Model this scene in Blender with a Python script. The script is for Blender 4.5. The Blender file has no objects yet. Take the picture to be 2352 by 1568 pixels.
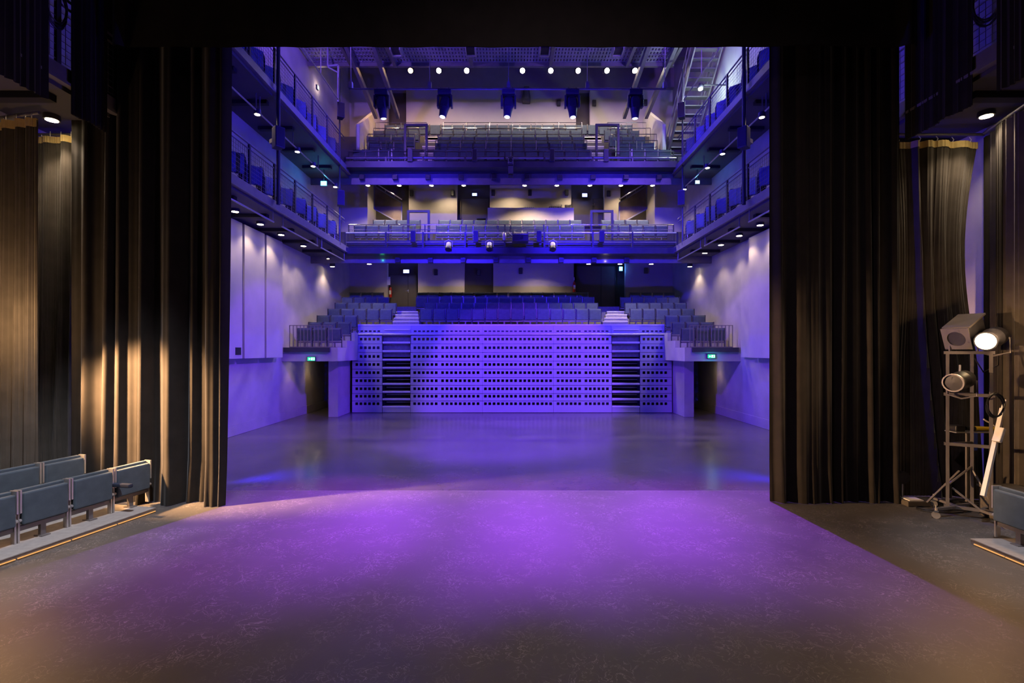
import bpy, bmesh, math, random
from mathutils import Vector, Matrix
random.seed(7)
C = bpy.context.scene.collection
SC = bpy.context.scene
PI = math.pi

# ---------------------------------------------------------------- camera, world, view
F = 1150.0                      # focal length in pixels of the 2352 px wide frame
VX, VY, EYE = 1174.0, 805.0, 2.45
cam = bpy.data.cameras.new('camera'); cam_o = bpy.data.objects.new('camera', cam); C.objects.link(cam_o)
cam_o.location = (0, 0, EYE); cam_o.rotation_euler = (PI/2, 0, 0)
cam.sensor_fit = 'HORIZONTAL'; cam.sensor_width = 36.0; cam.lens = F/2352*36
cam.shift_x = (1176-VX)/2352; cam.shift_y = (VY-784)/2352
cam.clip_start = 0.05; cam.clip_end = 200
SC.camera = cam_o
w = bpy.data.worlds.new('world'); SC.world = w; w.use_nodes = True
w.node_tree.nodes['Background'].inputs[0].default_value = (0.010, 0.008, 0.022, 1)
w.node_tree.nodes['Background'].inputs[1].default_value = 0.5
SC.view_settings.view_transform = 'Standard'; SC.view_settings.look = 'None'
SC.view_settings.exposure = 0.0; SC.view_settings.gamma = 1.0; SC.view_settings.use_curve_mapping = False
SC.cycles.use_denoising = True
SC.cycles.max_bounces = 3; SC.cycles.diffuse_bounces = 2; SC.cycles.glossy_bounces = 2; SC.cycles.use_adaptive_sampling = True; SC.cycles.adaptive_threshold = 0.1; SC.cycles.adaptive_min_samples = 16; SC.render.use_persistent_data = False
SC.cycles.sample_clamp_indirect = 6.0; SC.cycles.use_light_tree = True
SC.cycles.caustics_reflective = False; SC.cycles.caustics_refractive = False

WARM = (1.0, 0.72, 0.42); AMBER = (1.0, 0.55, 0.18); VIOLET = (0.16, 0.040, 1.0); BLUE = (0.030, 0.012, 1.0); PURPLE = (0.34, 0.030, 1.0)
# power levels of seen and added lamps (watts)
LV = dict(stage_head=11500, tribune=10500, added_blue_wash=6400, house=290, down1=88, down2=60, front=190, recess=130, recess_mid=750, recess_low=100, tower=380, tower_leg=5600, leg_far=9000, corner=120, exit=7, side_wash=6500, added_overhead=360, added_seat_wash=3900, added_floor_flood=4800, passage=12, leak=90)

def at(px, py, Y):
    return Vector(((px-VX)*Y/F, Y, EYE-(py-VY)*Y/F))

# ---------------------------------------------------------------- materials
MATS = {}
def mat(name, color, rough=0.6, metal=0.0, var=0.0, scale=6.0, bump=0.0, bscale=60.0, sheen=0.0, spec=0.5, stretch=None):
    m = bpy.data.materials.new(name); m.use_nodes = True
    nt = m.node_tree; b = nt.nodes['Principled BSDF']
    b.inputs['Base Color'].default_value = (*color, 1); b.inputs['Roughness'].default_value = rough
    b.inputs['Metallic'].default_value = metal; b.inputs['Specular IOR Level'].default_value = spec
    if sheen:
        b.inputs['Sheen Weight'].default_value = sheen; b.inputs['Sheen Roughness'].default_value = 0.4
    tc = None
    if var or bump:
        tc = nt.nodes.new('ShaderNodeTexCoord'); mp = nt.nodes.new('ShaderNodeMapping')
        nt.links.new(tc.outputs['Object'], mp.inputs[0])
        if stretch: mp.inputs['Scale'].default_value = stretch
    if var:
        n = nt.nodes.new('ShaderNodeTexNoise'); n.inputs['Scale'].default_value = scale; n.inputs['Detail'].default_value = 6
        nt.links.new(mp.outputs[0], n.inputs['Vector'])
        r = nt.nodes.new('ShaderNodeMapRange'); r.inputs['From Min'].default_value = 0.3; r.inputs['From Max'].default_value = 0.7
        r.inputs['To Min'].default_value = 1-var; r.inputs['To Max'].default_value = 1+var
        nt.links.new(n.outputs['Fac'], r.inputs['Value'])
        mx = nt.nodes.new('ShaderNodeMix'); mx.data_type = 'RGBA'; mx.blend_type = 'MULTIPLY'; mx.inputs[0].default_value = 1
        mx.inputs[6].default_value = (*color, 1); nt.links.new(r.outputs[0], mx.inputs[7])
        nt.links.new(mx.outputs[2], b.inputs['Base Color'])
        r2 = nt.nodes.new('ShaderNodeMapRange'); r2.inputs['To Min'].default_value = max(0.03, rough*(1-var*0.6)); r2.inputs['To Max'].default_value = min(1, rough*(1+var*0.6))
        nt.links.new(n.outputs['Fac'], r2.inputs['Value']); nt.links.new(r2.outputs[0], b.inputs['Roughness'])
    if bump:
        n2 = nt.nodes.new('ShaderNodeTexNoise'); n2.inputs['Scale'].default_value = bscale; n2.inputs['Detail'].default_value = 3
        nt.links.new(mp.outputs[0], n2.inputs['Vector'])
        bp = nt.nodes.new('ShaderNodeBump'); bp.inputs['Strength'].default_value = bump; bp.inputs['Distance'].default_value = 0.01
        nt.links.new(n2.outputs['Fac'], bp.inputs['Height']); nt.links.new(bp.outputs[0], b.inputs['Normal'])
    MATS[name] = m
    return m

def emis(name, color, strength):
    m = bpy.data.materials.new(name); m.use_nodes = True
    nt = m.node_tree; nt.nodes.remove(nt.nodes['Principled BSDF'])
    e = nt.nodes.new('ShaderNodeEmission'); e.inputs[0].default_value = (*color, 1); e.inputs[1].default_value = strength
    nt.links.new(e.outputs[0], nt.nodes['Material Output'].inputs[0]); MATS[name] = m
    return m

mat('concrete', (0.40, 0.375, 0.36), 0.75, var=0.14, scale=1.3, bump=0.25, bscale=18)
mat('panel_grey', (0.42, 0.39, 0.375), 0.7, var=0.06, scale=2.0)
mat('plaster', (0.50, 0.46, 0.42), 0.8, var=0.05, scale=1.5)
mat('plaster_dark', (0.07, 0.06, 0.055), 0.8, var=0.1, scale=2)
mat('soffit', (0.066, 0.062, 0.070), 0.7, var=0.1, scale=2)
mat('ceiling_paint', (0.07, 0.066, 0.07), 0.85, var=0.15, scale=2)
mat('bulkhead', (0.25, 0.22, 0.20), 0.8, var=0.08, scale=2)
mat('black_paint', (0.012, 0.011, 0.012), 0.7, var=0.2, scale=3)
mat('velvet', (0.024, 0.021, 0.019), 0.9, var=0.15, scale=5, sheen=0.25, spec=0.1)
mat('serge', (0.085, 0.074, 0.062), 0.9, var=0.15, scale=4, sheen=0.2, spec=0.1)
mat('tape', (0.75, 0.55, 0.22), 0.7, var=0.12, scale=8)
mat('steel_dark', (0.055, 0.055, 0.06), 0.42, 0.3, var=0.12, scale=5)
mat('steel_grey', (0.20, 0.185, 0.185), 0.45, 0.4, var=0.1, scale=5)
mat('tribune_steel', (0.50, 0.48, 0.50), 0.5, 0.0, var=0.05, scale=1.2)
mat('chrome', (0.75, 0.73, 0.70), 0.18, 1.0)
mat('alu', (0.55, 0.53, 0.52), 0.35, 0.7, var=0.08, scale=9)
mat('seat_metal', (0.13, 0.13, 0.14), 0.3, 0.8)
mat('nosing', (0.86, 0.82, 0.78), 0.4)
mat('fabric', (0.070, 0.092, 0.118), 0.88, var=0.14, scale=9, sheen=0.15, spec=0.2)
mat('fabric_dark', (0.030, 0.036, 0.060), 0.85, var=0.12, scale=9, spec=0.2)
mat('chair_pad', (0.10, 0.13, 0.30), 0.8, var=0.1, scale=9, spec=0.2)
mat('plastic_black', (0.014, 0.014, 0.016), 0.45, var=0.15, scale=8)
mat('housing', (0.045, 0.045, 0.055), 0.38, var=0.1, scale=8)
mat('deck', (0.20, 0.19, 0.19), 0.75, var=0.15, scale=12)
mat('deck_pale', (0.34, 0.31, 0.29), 0.65, var=0.12, scale=14)
mat('brown_panel', (0.20, 0.145, 0.085), 0.33, 0.55, var=0.25, scale=2.2)
mat('cream', (0.66, 0.56, 0.46), 0.7, var=0.03)
mat('door_paint', (0.10, 0.085, 0.08), 0.55, var=0.06)
mat('red', (0.55, 0.03, 0.02), 0.35, var=0.05)
mat('paper', (0.75, 0.74, 0.72), 0.8, var=0.03)
mat('white_paint', (0.78, 0.74, 0.70), 0.5, var=0.05)
mat('yellow', (0.65, 0.45, 0.03), 0.5, var=0.15)
mat('cardboard', (0.09, 0.075, 0.06), 0.8, var=0.1)
mat('grating', (0.30, 0.29, 0.33), 0.5, 0.3, var=0.1, scale=6)
mat('blue_cloth', (0.03, 0.06, 0.35), 0.7, var=0.1)
emis('lamp_warm', (1.0, 0.80, 0.50), 45); emis('lamp_amber', (1.0, 0.55, 0.16), 30); emis('lamp_white', (1.0, 0.86, 0.66), 60)
emis('lamp_head', (0.45, 0.5, 1.0), 7); emis('lamp_tower', (1.0, 0.72, 0.36), 28)
emis('exit_green', (0.05, 0.95, 0.55), 1.0); emis('exit_white', (0.75, 1.0, 0.92), 1.6); emis('exit_blue', (0.22, 0.28, 1.0), 9); emis('exit_cyan', (0.1, 0.75, 1.0), 9)
emis('led_amber', (1.0, 0.48, 0.15), 0.9); emis('nosing_led', (1.0, 0.86, 0.72), 1.1); emis('cool_lamp', (0.75, 1.0, 0.95), 30)

def floor_mat(name, base, rough, scuff, rough_scale):
    m = mat(name, base, rough)
    nt = m.node_tree; b = nt.nodes['Principled BSDF']
    tc = nt.nodes.new('ShaderNodeTexCoord')
    n1 = nt.nodes.new('ShaderNodeTexNoise'); n1.inputs['Scale'].default_value = 0.9; n1.inputs['Detail'].default_value = 9; n1.inputs['Roughness'].default_value = 0.65
    nt.links.new(tc.outputs['Object'], n1.inputs['Vector'])
    # scuff lines: thin ridges of distorted noise
    n2 = nt.nodes.new('ShaderNodeTexNoise'); n2.inputs['Scale'].default_value = 7.0; n2.inputs['Detail'].default_value = 3; n2.inputs['Distortion'].default_value = 1.6; n2.inputs['Roughness'].default_value = 0.6
    nt.links.new(tc.outputs['Object'], n2.inputs['Vector'])
    ab = nt.nodes.new('ShaderNodeMath'); ab.operation = 'SUBTRACT'; nt.links.new(n2.outputs['Fac'], ab.inputs[0]); ab.inputs[1].default_value = 0.5
    a2 = nt.nodes.new('ShaderNodeMath'); a2.operation = 'ABSOLUTE'; nt.links.new(ab.outputs[0], a2.inputs[0])
    r = nt.nodes.new('ShaderNodeMapRange'); r.inputs['From Min'].default_value = 0.0; r.inputs['From Max'].default_value = 0.02
    r.inputs['To Min'].default_value = scuff; r.inputs['To Max'].default_value = 0.0
    nt.links.new(a2.outputs[0], r.inputs['Value'])
    n3 = nt.nodes.new('ShaderNodeTexNoise'); n3.inputs['Scale'].default_value = 2.3; n3.inputs['Detail'].default_value = 4
    nt.links.new(tc.outputs['Object'], n3.inputs['Vector'])
    r5 = nt.nodes.new('ShaderNodeMapRange'); r5.inputs['From Min'].default_value = 0.40; r5.inputs['From Max'].default_value = 0.60; nt.links.new(n3.outputs['Fac'], r5.inputs['Value'])
    mu = nt.nodes.new('ShaderNodeMath'); mu.operation = 'MULTIPLY'; nt.links.new(r.outputs[0], mu.inputs[0]); nt.links.new(r5.outputs[0], mu.inputs[1])
    r3 = nt.nodes.new('ShaderNodeMapRange'); r3.inputs['From Min'].default_value = 0.3; r3.inputs['From Max'].default_value = 0.7
    r3.inputs['To Min'].default_value = 0.80; r3.inputs['To Max'].default_value = 1.22
    nt.links.new(n1.outputs['Fac'], r3.inputs['Value'])
    ad = nt.nodes.new('ShaderNodeMath'); ad.operation = 'ADD'; nt.links.new(mu.outputs[0], ad.inputs[0]); nt.links.new(r3.outputs[0], ad.inputs[1])
    mx = nt.nodes.new('ShaderNodeMix'); mx.data_type = 'RGBA'; mx.blend_type = 'MULTIPLY'; mx.inputs[0].default_value = 1
    mx.inputs[6].default_value = (*base, 1); nt.links.new(ad.outputs[0], mx.inputs[7]); nt.links.new(mx.outputs[2], b.inputs['Base Color'])
    r4 = nt.nodes.new('ShaderNodeMapRange'); r4.inputs['To Min'].default_value = rough-rough_scale; r4.inputs['To Max'].default_value = rough+rough_scale
    nt.links.new(n1.outputs['Fac'], r4.inputs['Value']); nt.links.new(r4.outputs[0], b.inputs['Roughness'])
    return m
floor_mat('stage_vinyl', (0.085, 0.078, 0.075), 0.5, 2.2, 0.08)
floor_mat('hall_concrete', (0.105, 0.095, 0.09), 0.24, 0.25, 0.05)

# ---------------------------------------------------------------- mesh builder
class MB:
    def __init__(s): s.v = []; s.f = []
    def add(s, vs, fs):
        n = len(s.v); s.v += [tuple(v) for v in vs]; s.f += [tuple(i+n for i in f) for f in fs]; return s
    def box(s, x0, x1, y0, y1, z0, z1, M=None):
        vs = [Vector((x, y, z)) for x in (x0, x1) for y in (y0, y1) for z in (z0, z1)]
        if M is not None: vs = [M @ v for v in vs]
        return s.add(vs, [(0, 1, 3, 2), (4, 6, 7, 5), (0, 4, 5, 1), (2, 3, 7, 6), (0, 2, 6, 4), (1, 5, 7, 3)])
    def bar(s, p0, p1, wd, ht):                     # rectangular bar between two points
        p0 = Vector(p0); p1 = Vector(p1); d = (p1-p0).normalized()
        up = Vector((0, 0, 1)) if abs(d.z) < 0.95 else Vector((0, 1, 0))
        a = d.cross(up).normalized()*wd/2; b = a.cross(d).normalized()*ht/2
        vs = [p+i*a+j*b for p in (p0, p1) for (i, j) in ((-1, -1), (1, -1), (1, 1), (-1, 1))]
        return s.add(vs, [(0, 3, 2, 1), (4, 5, 6, 7), (0, 1, 5, 4), (1, 2, 6, 5), (2, 3, 7, 6), (3, 0, 4, 7)])
    def tube(s, p0, p1, r, n=8, r1=None):
        p0 = Vector(p0); p1 = Vector(p1); d = (p1-p0).normalized(); r1 = r if r1 is None else r1
        up = Vector((0, 0, 1)) if abs(d.z) < 0.95 else Vector((1, 0, 0))
        a = d.cross(up).normalized(); b = d.cross(a).normalized()
        ring = lambda p, q: [p+(a*math.cos(2*PI*i/n)+b*math.sin(2*PI*i/n))*q for i in range(n)]
        return s.add(ring(p0, r)+ring(p1, r1), [(i, (i+1) % n, n+(i+1) % n, n+i) for i in range(n)]+[tuple(range(n-1, -1, -1)), tuple(range(n, 2*n))])
    def path(s, pts, r, n=6):
        pts = [Vector(p) for p in pts]; rings = []
        for i, p in enumerate(pts):
            d = (pts[min(i+1, len(pts)-1)]-pts[max(i-1, 0)]).normalized()
            up = Vector((0, 0, 1)) if abs(d.z) < 0.9 else Vector((1, 0, 0))
            a = d.cross(up).normalized(); b = d.cross(a).normalized()
            rings += [p+(a*math.cos(2*PI*k/n)+b*math.sin(2*PI*k/n))*r for k in range(n)]
        fs = []
        for i in range(len(pts)-1):
            fs += [(i*n+k, i*n+(k+1) % n, (i+1)*n+(k+1) % n, (i+1)*n+k) for k in range(n)]
        fs += [tuple(range(n-1, -1, -1)), tuple(range((len(pts)-1)*n, len(pts)*n))]
        return s.add(rings, fs)
    def lathe(s, prof, n=20, M=None, sx=1.0, sy=1.0, caps=True):   # prof: (radius, z) from bottom to top
        vs = []; fs = []
        for (r, z) in prof:
            vs += [Vector((sx*r*math.cos(2*PI*k/n), sy*r*math.sin(2*PI*k/n), z)) for k in range(n)]
        for i in range(len(prof)-1):
            fs += [(i*n+k, i*n+(k+1) % n, (i+1)*n+(k+1) % n, (i+1)*n+k) for k in range(n)]
        if caps: fs += [tuple(range(n-1, -1, -1)), tuple(range((len(prof)-1)*n, len(prof)*n))]
        if M is not None: vs = [M @ v for v in vs]
        return s.add(vs, fs)
    def prism(s, poly, a0, a1, axis='x'):           # polygon (u, v) extruded along an axis
        def P(u, v, a): return (a, u, v) if axis == 'x' else ((u, a, v) if axis == 'y' else (u, v, a))
        n = len(poly)
        vs = [P(u, v, a0) for u, v in poly]+[P(u, v, a1) for u, v in poly]
        return s.add(vs, [tuple(range(n-1, -1, -1)), tuple(range(n, 2*n))]+[(i, (i+1) % n, n+(i+1) % n, n+i) for i in range(n)])
    def grid(s, fn, nu, nv):
        vs = [fn(i/nu, j/nv) for j in range(nv+1) for i in range(nu+1)]
        return s.add(vs, [(j*(nu+1)+i, j*(nu+1)+i+1, (j+1)*(nu+1)+i+1, (j+1)*(nu+1)+i) for j in range(nv) for i in range(nu)])
    def mesh(s, name, material, org=(0, 0, 0), smooth=False, bevel=0.0, seg=2):
        me = bpy.data.meshes.new(name); o = Vector(org)
        me.from_pydata([Vector(v)-o for v in s.v], [], s.f)
        bm = bmesh.new(); bm.from_mesh(me)
        if bevel:
            bmesh.ops.bevel(bm, geom=list(bm.edges), offset=bevel, segments=seg, profile=0.5, affect='EDGES', clamp_overlap=True)
        bmesh.ops.recalc_face_normals(bm, faces=bm.faces)
        bm.to_mesh(me); bm.free()
        me.materials.append(MATS[material])
        if smooth:
            for p in me.polygons: p.use_smooth = True
            me.set_sharp_from_angle(angle=math.radians(40))
        return me
    def build(s, name, material, parent=None, smooth=False, bevel=0.0, seg=2, org=None):
        if org is None: org = parent.location if parent is not None and parent.parent is None else (root_loc(parent) if parent is not None else (0, 0, 0))
        return link(name, s.mesh(name, material, org, smooth, bevel, seg), parent)

def root_loc(o):
    while o.parent is not None: o = o.parent
    return o.location.copy()
def link(name, me, parent=None):
    o = bpy.data.objects.new(name, me); C.objects.link(o)
    if parent is not None: o.parent = parent
    return o
def tag(o, label=None, cat=None, group=None, kind=None):
    if label: o['label'] = label
    if cat: o['category'] = cat
    if group: o['group'] = group
    if kind: o['kind'] = kind
    return o
def thing(name, label, cat, loc=(0, 0, 0), rz=0.0, group=None):
    o = bpy.data.objects.new(name, None); C.objects.link(o); o.empty_display_size = 0.1
    o.location = loc; o.rotation_euler = (0, 0, rz)
    return tag(o, label, cat, group)
def copy_tree(o, parent=None):
    c = o.copy(); C.objects.link(c); c.parent = parent
    for ch in list(o.children): copy_tree(ch, c)
    return c
def struct(name, mb, material, label=None, **k):
    o = mb.build(name, material, **k); o['kind'] = 'structure'
    if label: o['label'] = label
    return o
def lamp(name, loc, power, color, target=None, angle=90, blend=0.5, size=0.05, parent=None, kind='SPOT'):
    l = bpy.data.lights.new(name, kind); l.energy = power; l.color = color; l.shadow_soft_size = size
    if kind == 'SPOT': l.spot_size = math.radians(angle); l.spot_blend = blend
    o = bpy.data.objects.new(name, l); C.objects.link(o)
    L = Vector(loc)
    if target is not None: o.rotation_euler = (Vector(target)-L).to_track_quat('-Z', 'Y').to_euler()
    if parent is not None: o.parent = parent; L = L-root_loc(parent)
    o.location = L
    return o
ORD = ['first', 'second', 'third', 'fourth', 'fifth', 'sixth', 'seventh', 'eighth', 'ninth', 'tenth', 'eleventh', 'twelfth', 'thirteenth', 'fourteenth', 'fifteenth', 'sixteenth',
       'seventeenth', 'eighteenth', 'nineteenth', 'twentieth', 'twenty-first', 'twenty-second']
STAIR = {1: 'on the steel stair side', -1: 'opposite the steel stair'}   # +X is the side with the steel stair

# ---------------------------------------------------------------- large structure
YE = 8.75       # edge between stage floor and hall floor
YB = 24.8       # back wall
WX = 8.0        # side walls
struct('floor_stage', MB().box(-8.4, 8.4, -3, YE, -0.3, 0), 'stage_vinyl', 'dark scuffed vinyl stage floor')
struct('floor_hall', MB().box(-8.4, 8.4, YE, YB+0.4, -0.3, -0.004), 'hall_concrete', 'polished dark concrete hall floor')
struct('trim_1', MB().box(-8, 8, YE-0.02, YE+0.01, -0.02, 0.002), 'steel_grey', 'thin metal edge of the stage floor')
for sd, nm in ((-1, 'left'), (1, 'right')):
    struct('wall_'+nm, MB().box(*sorted((sd*WX, sd*(WX+0.4))), -3, YB+0.4, 0, 18), 'concrete', 'grey concrete side wall of the hall')
    struct('baseboard_'+nm, MB().box(*sorted((sd*(WX-0.03), sd*WX)), 12.2, 24.4, 0.0, 0.30), 'concrete', 'low concrete plinth along the side wall')
struct('wall_front', MB().box(-8.4, 8.4, -3.4, -3, 0, 18), 'black_paint', 'black wall behind the stage')
struct('ceiling', MB().box(-8.4, 8.4, -3.4, YB+0.4, 17.2, 17.6), 'ceiling_paint', 'dark painted ceiling of the hall')

# back walls, level by level
bw = MB(); bw.box(-8, at(889, 0, YB).x, YB, YB+0.3, 4.4, 7.0); bw.box(at(960, 0, YB).x, at(1067, 0, YB).x, YB, YB+0.3, 4.4, 7.0)
bw.box(at(1133, 0, YB).x, at(1318, 0, YB).x, YB, YB+0.3, 4.4, 7.0); bw.box(at(1437, 0, YB).x, 8, YB, YB+0.3, 4.4, 7.0)
struct('wall_back_lower', bw, 'plaster', 'pale plaster wall behind the stalls')
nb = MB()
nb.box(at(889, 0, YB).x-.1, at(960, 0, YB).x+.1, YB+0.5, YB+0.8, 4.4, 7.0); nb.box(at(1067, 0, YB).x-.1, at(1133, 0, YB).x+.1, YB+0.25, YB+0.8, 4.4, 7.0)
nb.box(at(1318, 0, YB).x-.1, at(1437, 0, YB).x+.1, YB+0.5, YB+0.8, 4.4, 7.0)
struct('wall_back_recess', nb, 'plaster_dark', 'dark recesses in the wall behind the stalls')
bw = MB(); bw.box(-8, at(860, 0, YB).x, YB-1.2, YB+0.3, 7, 11.6); bw.box(at(939, 0, YB).x, at(1050, 0, YB).x, YB, YB+0.3, 7, 11.6)
bw.box(at(1125, 0, YB).x, at(1312, 0, YB).x, YB, YB+0.3, 7, 11.6); bw.box(at(1388, 0, YB).x, at(1425, 0, YB).x, YB, YB+0.3, 7, 11.6)
bw.box(at(1488, 0, YB).x, 8, YB-1.2, YB+0.3, 7, 11.6)
struct('wall_back_middle', bw, 'plaster', 'pale plaster wall behind the lower balcony')
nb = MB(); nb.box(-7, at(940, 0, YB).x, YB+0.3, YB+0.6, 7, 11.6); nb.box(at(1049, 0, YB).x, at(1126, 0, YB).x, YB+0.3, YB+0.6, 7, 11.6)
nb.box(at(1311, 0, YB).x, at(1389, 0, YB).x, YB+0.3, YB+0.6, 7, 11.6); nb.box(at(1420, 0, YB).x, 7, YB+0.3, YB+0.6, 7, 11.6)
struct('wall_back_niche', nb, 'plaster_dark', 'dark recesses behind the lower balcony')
bw = MB(); bw.box(at(933, 0, YB).x, at(1323, 0, YB).x, YB, YB+0.3, 11, 15.35); bw.box(at(1355, 0, YB).x, 8, YB, YB+0.3, 11, 15.35)
bw.box(-8, at(890, 0, YB).x, YB, YB+0.3, 11, 15.35)
struct('wall_back_upper', bw, 'plaster', 'pale plaster wall behind the upper balcony')
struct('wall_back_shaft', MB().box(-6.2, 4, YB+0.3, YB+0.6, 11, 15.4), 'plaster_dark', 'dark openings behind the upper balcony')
struct('wall_back_bulkhead', MB().box(-8, 8, YB-0.25, YB+0.3, 15.35, 17.2), 'bulkhead', 'dark bulkhead over the upper balcony wall')
for k, (y, z) in enumerate(((22.6, 15.7), (20.6, 15.9))):
    struct('trim_%d' % (k+2), MB().box(-8, 8, y, y+0.25, z, z+0.45), 'ceiling_paint', 'dark steel beam under the hall ceiling')

# galleries along both side walls, two levels
GX, GY0, GY1 = 6.4, 4.5, 19.6
LEV = [(6.2, 6.52), (9.32, 9.66)]            # soffit, deck edge top
for li, (zs, zt) in enumerate(LEV):
    for sd, nm in ((-1, 'left'), (1, 'right')):
        m = MB(); m.box(*sorted((sd*(GX+0.06), sd*WX)), GY0, GY1+0.4, zs, zt-0.02)
        struct('floor_gallery_%s_%s' % (('lower', 'upper')[li], nm), m, 'soffit', '%s gallery slab %s' % (('lower', 'upper')[li], STAIR[sd]))
        m = MB(); m.box(*sorted((sd*GX, sd*(GX+0.06))), GY0, GY1+0.2, zt-0.22, zt)
        m.box(*sorted((sd*(GX-0.05), sd*(GX+0.06))), GY0, GY1+0.2, zt-0.26, zt-0.22)
        struct('trim_%d' % (10+li*2+(sd > 0)), m, 'steel_grey', 'grey steel fascia of the %s gallery %s' % (('lower', 'upper')[li], STAIR[sd]))
        m = MB()
        for k in range(9):
            y = 5.6+k*1.62
            m.box(*sorted((sd*(GX+0.3), sd*(WX-0.25))), y, y+0.16, zs-0.10, zs)
        struct('trim_%d' % (20+li*2+(sd > 0)), m, 'black_paint', 'dark joists under the %s gallery %s' % (('lower', 'upper')[li], STAIR[sd]))

# balcony slabs with raked seating decks (profiles in Y, Z)
B1 = [(20.0, 5.93), (20.0, 6.66), (21.25, 6.66), (21.25, 7.16), (22.1, 7.16), (22.1, 7.61), (23.2, 7.61), (23.2, 7.95), (YB, 7.95), (YB, 6.95)]
struct('floor_balcony_lower', MB().prism(B1, -8, 8), 'soffit', 'raked slab of the lower balcony')
R2Y = [20.5, 21.3, 22.15, 23.0, 23.85]; R2Z = [9.97, 10.58, 11.21, 11.85, 12.49]
prof = [(20.0, 9.06), (20.0, 9.55), (20.15, 9.55), (20.15, R2Z[0])]
for k in range(1, 5): prof += [(R2Y[k]-0.35, R2Z[k-1]), (R2Y[k]-0.35, R2Z[k])]
prof += [(YB, R2Z[4]), (YB, 10.85)]
struct('floor_balcony_upper', MB().prism(prof, -8, 8), 'soffit', 'raked slab of the upper balcony')
struct('trim_50', MB().box(-8, 8, 19.97, 20.0, 5.94, 6.30), 'steel_grey', 'added paler band standing in for light on the lower balcony slab edge')  # added bands, paler than the slabs so that their edges look lit
struct('trim_51', MB().box(-8, 8, 19.97, 20.0, 9.07, 9.52), 'steel_grey', 'added paler band standing in for light on the upper balcony slab edge')
# stalls decks behind the retractable front
RY = [20.7, 21.65, 22.6, 23.5]; RZ = [3.476, 3.81, 4.16, 4.48]
prof = [(19.95, 2.2), (19.95, RZ[0])]
for k in range(1, 4): prof += [(RY[k]-0.4, RZ[k-1]), (RY[k]-0.4, RZ[k])]
prof += [(YB, RZ[3]), (YB, 2.2)]
struct('floor_stalls', MB().prism(prof, -8, 8), 'deck', 'stepped deck of the stalls')
struct('wall_understage', MB().box(-6.4, 6.4, 20.6, 20.9, 0, 2.2), 'black_paint', 'dark wall behind the retractable seating')
SRY = [19.77, 18.84, 17.9]; SRZ = [3.14, 2.82, 2.56]
for sd, nm in ((-1, 'left'), (1, 'right')):
    prof = [(17.45, 2.08), (17.45, SRZ[2]), (SRY[1]-0.4, SRZ[2]), (SRY[1]-0.4, SRZ[1]), (SRY[0]-0.4, SRZ[1]), (SRY[0]-0.4, SRZ[0]), (20.1, SRZ[0]), (20.1, 2.08)]
    m = MB().prism(prof, *sorted((sd*6.05, sd*8.0)))
    struct('floor_side_terrace_'+nm, m, 'concrete', 'stepped concrete side terrace over the passage %s' % STAIR[sd])
    struct('column_'+nm, MB().box(*sorted((sd*6.40, sd*6.75)), 18.5, 20.0, 0, 2.08), 'concrete', 'square concrete pier beside the retractable seating')
    struct('wall_passage_'+nm, MB().box(*sorted((sd*6.75, sd*8.0)), 23.6, 23.9, 0, 2.2), 'plaster_dark', 'dark end wall of the side passage')
for sd in (-1, 1):
    for k, y in enumerate((18.0, 19.6) if sd < 0 else (19.2,)):
        c = Vector((sd*7.62, y, 2.082))
        o = thing('passage_light', 'warm ceiling lamp inside the side passage %s, %s from the stage' % (STAIR[sd], ORD[k]), 'light', c, group='passage lamps')
        MB().lathe([(0.07, 0.0), (0.08, 0.02), (0.08, 0.06)], 12).build('housing', 'housing', o, org=(0, 0, 0), smooth=True)
        MB().lathe([(0.06, -0.006), (0.06, 0.0)], 12).build('lens', 'lamp_warm', o, org=(0, 0, 0))
        lamp('passage_beam', c-Vector((0, 0, 0.03)), LV['passage'], (1, 0.62, 0.26), c-Vector((-sd*0.05, 0, 1)), 100, 0.7, 0.05, o)
# hung acoustic panels on the side walls
for sd, nm, cuts in ((-1, 'left', (11.0, 14.42, 15.72, 16.95)), (1, 'right', (11.3, 13.5, 16.3, 17.2))):
    for k in range(3):
        y0, y1 = cuts[k]+0.05, cuts[k+1]-0.07
        th = 0.30 if (sd < 0 or k != 2) else 0.14
        m = MB().box(*sorted((sd*(WX-th), sd*WX)), y0, y1, 2.22, 6.1)
        o = m.build('wall_panel', 'panel_grey', bevel=0.008)
        tag(o, 'tall grey acoustic wall panel, %s nearest the retractable seating, %s' % (['third', 'second', 'first'][k].replace('first', 'one'), STAIR[sd]), 'wall panel', 'hung acoustic wall panels')
o = MB().box(-7.72, -7.69, 13.98, 14.26, 2.33, 2.54).build('wall_vent', 'plastic_black'); tag(o, 'small square black vent low on a grey wall panel', 'vent')

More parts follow.
